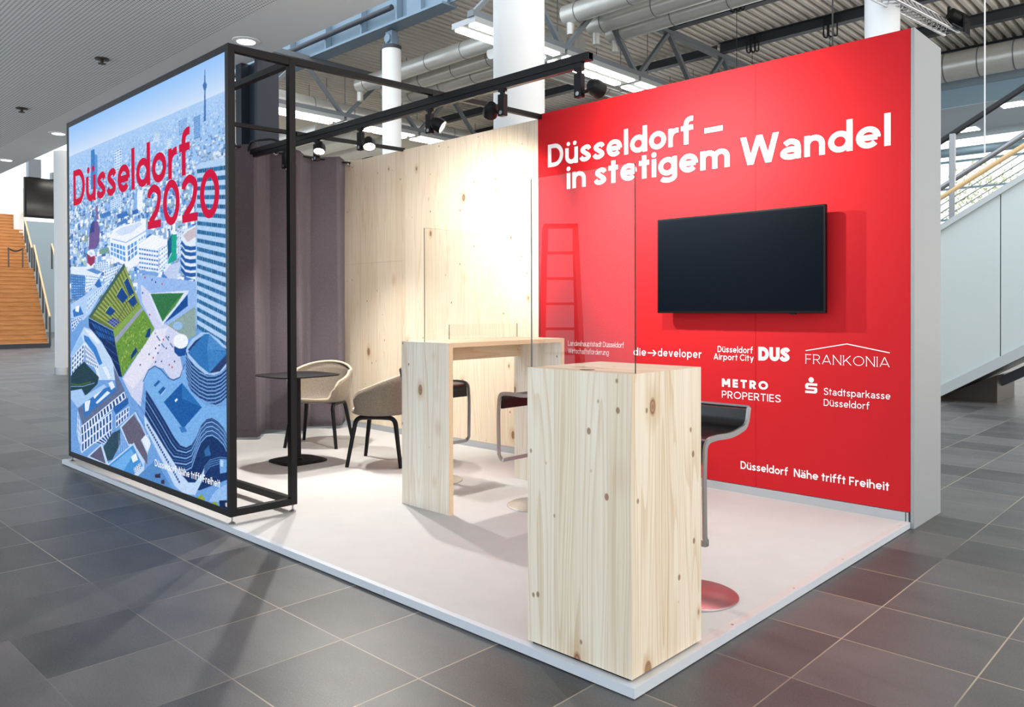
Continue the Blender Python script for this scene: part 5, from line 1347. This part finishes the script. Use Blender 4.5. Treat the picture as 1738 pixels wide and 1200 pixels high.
# frame crossbars, lighting rail, curtain
m_ = MB(); m_.bar((-3.06, LY0+T, 2.975), (-3.09, 3.0, 3.058), .04, .04); tag(m_.build('crossbar', M['black']), 'black square bar from the light box corner to the left corner of the red wall', 'bar', 'black bars over the stand')
m_ = MB(); m_.bar((-5.06, LY0+T, 2.975), (-5.06, 2.995, 3.045), .035, .035); tag(m_.build('crossbar', M['black']), 'black bar crossing behind the rail to the middle of the wood wall', 'bar', 'black bars over the stand')
RY = 1.72
o = thing('lighting_rail', (-3.7, RY, 2.95), 'long black track lighting rail hung across the stand', 'track rail')
m_ = MB(); m_.box(-5.95, -1.535, RY-.025, RY+.025, 2.94, 2.945); m_.box(-5.95, -1.535, RY-.025, RY+.025, 2.985, 2.99); m_.box(-5.95, -1.535, RY-.025, RY-.02, 2.945, 2.985); m_.box(-5.95, -1.535, RY+.02, RY+.025, 2.945, 2.985); m_.build('square_tube', M['track'], o)
m_ = MB(); m_.box(-5.9, -1.6, RY-.018, RY+.018, 2.905, 2.94); m_.build('track', M['track'], o)
m_ = MB(); m_.sweep(fillet([(-5.4,RY,2.99), (-5.5,RY-.03,3.03), (-5.75,RY-.05,3.05), (-5.9,RY-.04,3.06), (-5.97,RY-.03,3.0), (-5.99,RY-.02,2.9)], .05), circ(.012, 8), up=(0,1,0)); m_.build('feed_cable', M['rubber'], o, smooth=True)
for x in (-5.06, -3.085):
    m_ = MB(); m_.box(x-.03, x+.03, RY-.03, RY+.03, 2.985, 3.03); m_.build('hanger_clip', M['track'], o)
# spotlights
SPOTS = [(-5.30, (-5.21, 0, 2.75), (-4.9, 2.0, .1), 170, 'spotlight nearest the curtain, at the left end of the rail'),
         (-4.74, (-4.66, -.02, 2.82), (-3.5, .6, .0), 170, 'second spotlight from the curtain, lens glaring at the viewer'),
         (-4.05, (-3.9, -.02, 2.75), (-2.3, .75, .0), 170, 'spotlight in the middle of the rail before the beige wall, lens glaring'),
         (-3.13, (-3.03, .0, 2.77), (-1.0, 2.97, 1.3), 210, 'spotlight over the high table with its lens turned right'),
         (-2.33, (-2.45, .0, 2.78), (-4.15, 2.97, 1.7), 360, 'spotlight in front of the big column, tilted down at the wood wall'),
         (-1.63, (-1.51, .02, 2.76), (-1.5, 2.97, 2.5), 200, 'spotlight at the right end of the rail, its back to the viewer')]
SPM = 1.35
for k, (x, hp, aim, pw, lab) in enumerate(SPOTS):
    s_ = thing('track_spotlight', (x, RY, 2.9), 'black track ' + lab, 'spotlight', 'black spotlights on the rail')
    m_ = MB(); m_.box(x-.03, x+.03, RY-.016, RY+.016, 2.888, 2.908); m_.cyl((x,RY,2.868), (x,RY,2.89), .018, n=14); m_.build('adapter', M['black'], s_)
    m_ = MB(); m_.box(x-.03, x+.03, RY-.022, RY+.022, 2.715, 2.87); m_.build('gear_box', M['black'], s_, bevel=.005)
    m_ = MB(); m_.cyl((x,RY-.0235,2.738), (x,RY-.02,2.738), .014, n=16); m_.build('pivot_cap', M['steelm'], s_)
    H = Vector((hp[0], RY+hp[1], hp[2])); D = (Vector(aim)-H).normalized()
    m_ = MB(); m_.cyl((x+(.03 if H.x > x else -.03), RY, 2.745), H, .012, n=10); m_.build('arm', M['black'], s_, smooth=True)
    m_ = MB(); m_.lathe([(.012,-.062), (.03,-.058), (.046,-.035), (.055,-.005), (.055,.045), (.05,.047), (.049,.03), (.02,.028)], H, 28, D); m_.build('lamp_head', M['black'], s_, smooth=True)
    m_ = MB(); m_.lathe([(.048,.03), (.048,.034)], H, 24, D); m_.build('lens', M['lens'], s_)
    li = bpy.data.lights.new('spot_beam', 'SPOT'); li.energy = pw*SPM; li.spot_size = math.radians((95,80,80,90,84,122)[k]); li.spot_blend = (.8,.8,.8,.9,.9,1)[k]; li.shadow_soft_size = .022; li.color = (1, .955, .89)
    lo = bpy.data.objects.new('spot_beam', li); COL.objects.link(lo); lo.parent = s_
    lo.matrix_local = Matrix.Translation(H + D*.06 - Vector(s_.location)) @ (-D).to_track_quat('Z', 'Y').to_matrix().to_4x4()

# curtain on its rod
CX = -6.03
m_ = MB(); m_.cyl((CX, LY1-.02, 3.01), (CX, 3.0, 3.03), .014, n=16); tag(m_.build('curtain_rod', M['rodm'], smooth=True), 'thin dark curtain rod from the light box to the wood wall', 'rod')
o = thing('curtain', (CX, 1.75, .04), 'floor length mauve grey curtain with metal eyelets closing the left side', 'curtain')
def pleat(y):
    ph = (y-.62)/.5*2*math.pi; s_ = math.sin(ph); return .12*(s_*1.25 if abs(s_) < .8 else math.copysign(1.0, s_)) 
def cfn(u, v):
    y = .52+2.44*u; k = .75+.35*v if True else 1
    a = pleat(y)*(.85+.25*(1-v)); wob = .012*math.sin(9*y+3*v)*(1-v)
    return Vector((CX+a+wob, y+.03*math.sin((y-.62)/.5*4*math.pi), .035+.012*math.sin(7*y)+(3.055-.035)*v))
m_ = MB(); m_.grid(cfn, 260, 30); bmesh.ops.solidify(m_.bm, geom=m_.bm.faces[:], thickness=.004); m_.build('cloth', M['curtain'], o, smooth='all')
for k in range(11):
    y = .62+.235*k-.0; 
    m_ = MB(); m_.sweep([(CX+.004, y+.028*math.cos(t*math.pi/8), 3.02+.028*math.sin(t*math.pi/8)) for t in range(16)], circ(.006, 8), closed=True, up=(1,0,0)); m_.build('eyelet', M['steelm'], o, smooth=True)

# ------------------------------------------------------------------ furniture
CT = 1.107
o = thing('reception_counter', (-.28, .27, 0), 'tall knotty spruce counter box at the front corner of the platform', 'counter')
m_ = MB(); m_.box(-.534, -.029, .026, .504, .012, CT-.0006); m_.build('body', M['woodctr'], o, bevel=.0012)
m_ = MB(); m_.box(-.534, -.029, .026, .504, CT-.0005, CT); m_.build('top', M['woodctop'], o)
m_ = MB(); m_.box(-.52, -.043, .04, .49, 0, .012); m_.build('plinth', M['black'], o)
m_ = MB(); m_.cyl((-.275,.085,CT), (-.275,.085,CT+.0008), .03, n=26); m_.build('cable_hole', M['hole'], o)
def sheet(name, x0, x1, y0, y1, z0, z1, label, cat, group=None, edge=None):
    mb = MB(); mb.box(x0, x1, y0, y1, z0, z1)
    th_x = (x1-x0) < (y1-y0)
    for f in mb.bm.faces:
        n = f.normal if f.normal.length else None
        f.normal_update(); n = f.normal
        thin = abs(n.x) > .5 if th_x else abs(n.y) > .5
        f.material_index = 0 if thin else (1 if abs(n.z) < .5 else 2)
    o = mb.build(name, [M['glass'], M['gedge'], M['gedgel']]); return tag(o, label, cat, group)
sheet('acrylic_screen', -.539, -.034, .055, .062, CT, 1.864, 'clear acrylic sneeze guard standing on the front edge of the counter', 'screen')
HT = 1.12
o = thing('high_table', (-2.46, 1.68, 0), 'long pale spruce high table with solid panel ends', 'table')
m_ = MB(); m_.box(-2.707, -2.218, 1.1, 1.135, 0, HT-.0006); m_.build('end_panel', M['woodtab'], o, bevel=.001)
m_ = MB(); m_.box(-2.707, -2.218, 2.225, 2.26, 0, HT-.0006); m_.build('end_panel', M['woodtab'], o, bevel=.001)
m_ = MB(); m_.box(-2.707, -2.218, 1.1355, 2.2245, HT-.0295, HT-.0006); m_.box(-2.707, -2.218, 1.1, 2.26, HT-.0005, HT); m_.build('top', M['woodttop'], o)
m_ = MB(); m_.box(-2.66, -2.635, 1.136, 2.224, HT-.15, HT-.03); m_.build('apron', M['woodttop'], o)
m_ = MB(); m_.box(-2.2178, -2.2165, 1.1, 1.135, 0, HT-.03); m_.box(-2.2178, -2.2165, 2.225, 2.26, 0, HT-.03); m_.box(-2.2178, -2.2165, 1.1, 2.26, HT-.0298, HT); m_.build('ply_edge', M['ply'], o)
sheet('acrylic_screen', -2.465, -2.458, 1.102, 2.258, HT, 1.885, 'large clear acrylic divider standing lengthwise on the high table', 'screen')
sheet('acrylic_screen', -2.7, -2.693, 1.53, 2.25, HT, 1.228, 'low clear acrylic strip along the back edge of the high table', 'screen')

# bar stools: local frame, sitter faces -y
def bar_stool():
    o = thing('bar_stool', (0,0,0), 'stool', 'bar stool', 'black and steel bar stools')
    m_ = MB(); m_.lathe([(.21,0), (.21,.006), (.2,.011), (.06,.016), (.03,.02)], (0,0,0), 48); m_.build('base_disc', M['steel'], o, smooth=True)
    m_ = MB(); m_.box(-.019,.019,-.019,.019,.016,.5); m_.cyl((0,0,.5), (0,0,.735), .014, n=16); m_.build('pole', M['steelm'], o, bevel=.003)
    prof = fillet([(0,.205,.865), (0,.185,.79), (0,.05,.762), (0,-.1,.77), (0,-.185,.76), (0,-.19,.66)], [.08,.08,.2,.06], 8)
    seatp = [(p.y, p.z) for p in prof]
    m_ = MB(); w_ = .165
    A = [[m_.bm.verts.new((x, y, z)) for (y, z) in seatp] for x in (-w_, -.06, .06, w_)]
    for i in range(3):
        for j in range(len(seatp)-1): m_.bm.faces.new((A[i][j], A[i+1][j], A[i+1][j+1], A[i][j+1]))
    bmesh.ops.recalc_face_normals(m_.bm, faces=m_.bm.faces[:]); bmesh.ops.solidify(m_.bm, geom=m_.bm.faces[:], thickness=.012); m_.build('seat', M['blackgl'], o, smooth=True)
    hw = .178
    side = fillet([(0,.205,.865), (0,.185,.79), (0,.05,.762), (0,-.1,.77), (0,-.19,.762), (0,-.2,.62), (0,-.195,.345)], [.08,.08,.2,.07,.3], 7)
    right = [Vector((hw, p.y, p.z)) for p in side]; left = [Vector((-hw, p.y, p.z)) for p in side][::-1]
    def corner(a, b, n=6, r=.05):
        return fillet([a, b[0], b[1], b[2]], r, n)
    # closed band: over the back lip, down both sides, round the footrest
    low = fillet([right[-1], Vector((hw,-.17,.31)), Vector((-hw,-.17,.31)), left[0]], .05, 6)
    top = fillet([left[-1], Vector((-hw,.208,.875)), Vector((hw,.208,.875)), right[0]], .03, 5)
    loop = right[:-1] + low + left[1:-1] + top
    P = [loop[0]]
    for q in loop[1:]:
        if (q-P[-1]).length > 1e-4: P.append(q)
    if (P[-1]-P[0]).length < 1e-4: P.pop()
    m_ = MB(); n = len(P); R = []
    for i in range(n):
        d = (P[(i+1)%n]-P[i-1]).normalized(); cen = Vector((0, P[i].y, P[i].z)); out = Vector((1,0,0)) if P[i].x > 0 else Vector((-1,0,0))
        if abs(d.x) > .5 or abs(P[i].x) < hw-.045: out = Vector((0,-1,0)) if P[i].z < .5 else Vector((0,.5,.8)).normalized()
        out = (out - d*out.dot(d)).normalized(); b = d.cross(out).normalized()
        wv, tv = .0125, .005
        R.append([m_.bm.verts.new(P[i] + out*tv*a + b*wv*c) for a, c in ((-1,-1),(1,-1),(1,1),(-1,1))])
    for i in range(n):
        A_, B_ = R[i], R[(i+1)%n]
        for j in range(4): m_.bm.faces.new((A_[j], A_[(j+1)%4], B_[(j+1)%4], B_[j]))
    bmesh.ops.recalc_face_normals(m_.bm, faces=m_.bm.faces[:]); m_.build('steel_band', M['steelm'], o, smooth=True)
    m_ = MB(); m_.box(-.06,.06,-.07,.07,.735,.752); m_.build('seat_plate', M['black'], o)
    return o
st0 = bar_stool(); st0.location = (-.33, .94, 0); st0['label'] = 'black bar stool with steel frame in front of the red wall, behind the counter'
dup(st0, (-1.985, 1.70, 0), math.radians(-90), 'bar stool at the near side of the high table, half hidden by the counter')
dup(st0, (-3.095, 1.735, 0), math.radians(90), 'bar stool behind the high table, seen through between its panel ends')

# tub chairs: local frame, sitter faces -y
def tub_chair():
    o = thing('tub_chair', (0,0,0), 'chair', 'chair', 'beige tub chairs with black legs')
    def rimh(a):   # height above the seat by angle from the front
        a = abs(a); 
        if a < 38: return .012
        if a < 62: t = (a-38)/24; t = t*t*(3-2*t); return .012+.165*t
        t = (a-62)/118; return .185+.165*math.sin(t*math.pi/2)**1.25
    def fn(u, v):
        a = -180+360*u; r = math.radians(a); h = rimh(a)
        rx, ry = .235, .225
        if v < .5:
            q = v/.5; zz = .0-.018*(1-q*q); return Vector((math.sin(r)*rx*q, -math.cos(r)*ry*q, .455+zz+.0))
        q = (v-.5)/.5
        fl = .055*math.sin(q*math.pi/2) * (1 if abs(a) > 50 else .35) + (.02*q if abs(a) > 110 else 0)
        zz = h*(q**1.5)
        return Vector((math.sin(r)*(rx+fl), -math.cos(r)*(ry+fl), .455+zz))
    m_ = MB(); m_.grid(fn, 72, 15, wrapu=True); bmesh.ops.remove_doubles(m_.bm, verts=m_.bm.verts[:], dist=1e-5)
    bmesh.ops.recalc_face_normals(m_.bm, faces=m_.bm.faces[:]); bmesh.ops.solidify(m_.bm, geom=m_.bm.faces[:], thickness=-.022)
    sh = m_.build('shell', M['tweed'], o, smooth='all')
    m_ = MB(); m_.sweep([fn(i/90, 1.0)+Vector((0,0,.004)) for i in range(90)], circ(.012, 8), closed=True); m_.build('piping', M['piping'], sh, smooth=True)
    sec = [(-.016,-.012),(.016,-.012),(.016,.012),(-.016,.012)]
    for sx in (-1, 1):
        for sy in (-1, 1):
            m_ = MB(); pth = fillet([(sx*.26, sy*.235, 0), (sx*.2, sy*.17, .415), (sx*.195, sy*.0, .42)], .06, 6)
            m_.sweep(pth, circ(.0205, 8), taper=[.8]+[1]*(len(pth)-1)); m_.build('leg', M['black'], o, smooth=True)
    m_ = MB(); m_.bar((-.2,-.07,.428), (.2,-.07,.428), .03, .02); m_.bar((-.2,.07,.428), (.2,.07,.428), .03, .02); m_.bar((0,-.1,.44), (0,.1,.44), .2, .012); m_.build('under_frame', M['black'], o)
    return o
def yaw_for(fx, fy): return math.atan2(fx, -fy)          # rotation that turns -y towards (fx, fy)
ch = tub_chair(); ch.location = (-5.19, 2.02, 0); ch.rotation_euler = (0,0,yaw_for(.58,-.80)); ch['label'] = 'beige tub chair facing the viewer behind the small black table'
dup(ch, (-4.0, 1.9, 0), yaw_for(-.80,-.60), 'tub chair turned away to the left, beside the high table end')
# bistro table
o = thing('bistro_table', (-4.59, 1.42, 0), 'small black square pedestal table behind the light box frame', 'table')
def sq(s_, n=40, e=4.0):
    return [(math.copysign(abs(math.cos(t))**(2/e), math.cos(t))*s_, math.copysign(abs(math.sin(t))**(2/e), math.sin(t))*s_) for t in [2*math.pi*i/n for i in range(n)]]
m_ = MB(); m_.prism([(-4.59+a, 1.42+b) for a, b in sq(.31)], .757, .767); m_.build('tabletop', M['black'], o, bevel=.002)
m_ = MB(); m_.prism([(-4.59+a, 1.42+b) for a, b in sq(.215)], .0, .012); m_.prism([(-4.59+a, 1.42+b) for a, b in sq(.19)], .012, .018); m_.build('base_plate', M['black'], o, bevel=.002)
m_ = MB(); m_.cyl((-4.59,1.42,.016), (-4.59,1.42,.757), .027, n=24); m_.build('pole', M['black'], o, smooth=True)
m_ = MB(); m_.lathe([(.04,.018), (.04,.03), (.03,.036)], (-4.59,1.42,0), 20); m_.build('collar', M['black'], o, smooth=True)

# stepladder standing on the hall floor left of the viewer; it shows as a reflection in the acrylic guard
o = thing('stepladder', (-4.45, -4.7, FLOOR), 'aluminium stepladder seen only as a faint reflection in the counter acrylic guard', 'ladder')
LA = Vector((-4.45, -4.7, FLOOR)); ax_ = Vector((.72, -.69, 0)); dp = Vector((.69, .72, 0))
def lp(a, d, z): return LA + ax_*a + dp*d + Vector((0,0,z))
for s_ in (-1, 1):
    MB().bar(lp(.24*s_, .0, 0), lp(.17*s_, .45, 2.3), .065, .03).build('stile', M['steelm'], o)
    MB().bar(lp(.24*s_, .95, 0), lp(.17*s_, .5, 2.3), .05, .025).build('rear_stile', M['steelm'], o)
for k in range(1, 8):
    t_ = k/8; MB().bar(lp(-.24+.07*t_, .45*t_, 2.3*t_), lp(.24-.07*t_, .45*t_, 2.3*t_), .09, .03).build('step', M['steelm'], o)
MB().bar(lp(-.19, .47, 2.31), lp(.19, .47, 2.31), .16, .04).build('top_cap', M['rubber'], o)

# a tree outside the glazed facade
o = thing('tree', (-7.1, 35.5, FLOOR), 'overexposed pale green tree faintly visible outside the bright facade', 'tree')
MB().cyl((-7.1,35.5,FLOOR), (-7.0,35.5,3.6), .12, .08, n=10).build('trunk', M['sprk'], o, smooth=True)
m_ = MB(); rt_ = random.Random(3)
for k in range(900):
    d_ = Vector((rt_.gauss(0,1), rt_.gauss(0,1), rt_.gauss(0,1))).normalized() * rt_.random()**.4
    c_ = Vector((-7.0,35.5,5.8)) + Vector((d_.x*1.7, d_.y*1.3, d_.z*2.0)); a_ = Vector((rt_.gauss(0,1), rt_.gauss(0,1), rt_.gauss(0,1))).normalized(); b_ = a_.orthogonal().normalized()
    m_.bm.faces.new([m_.bm.verts.new(c_+q) for q in (-a_*.09, -b_*.045, a_*.09, b_*.045)])
fo = m_.build('foliage', M['fgreen'], o)
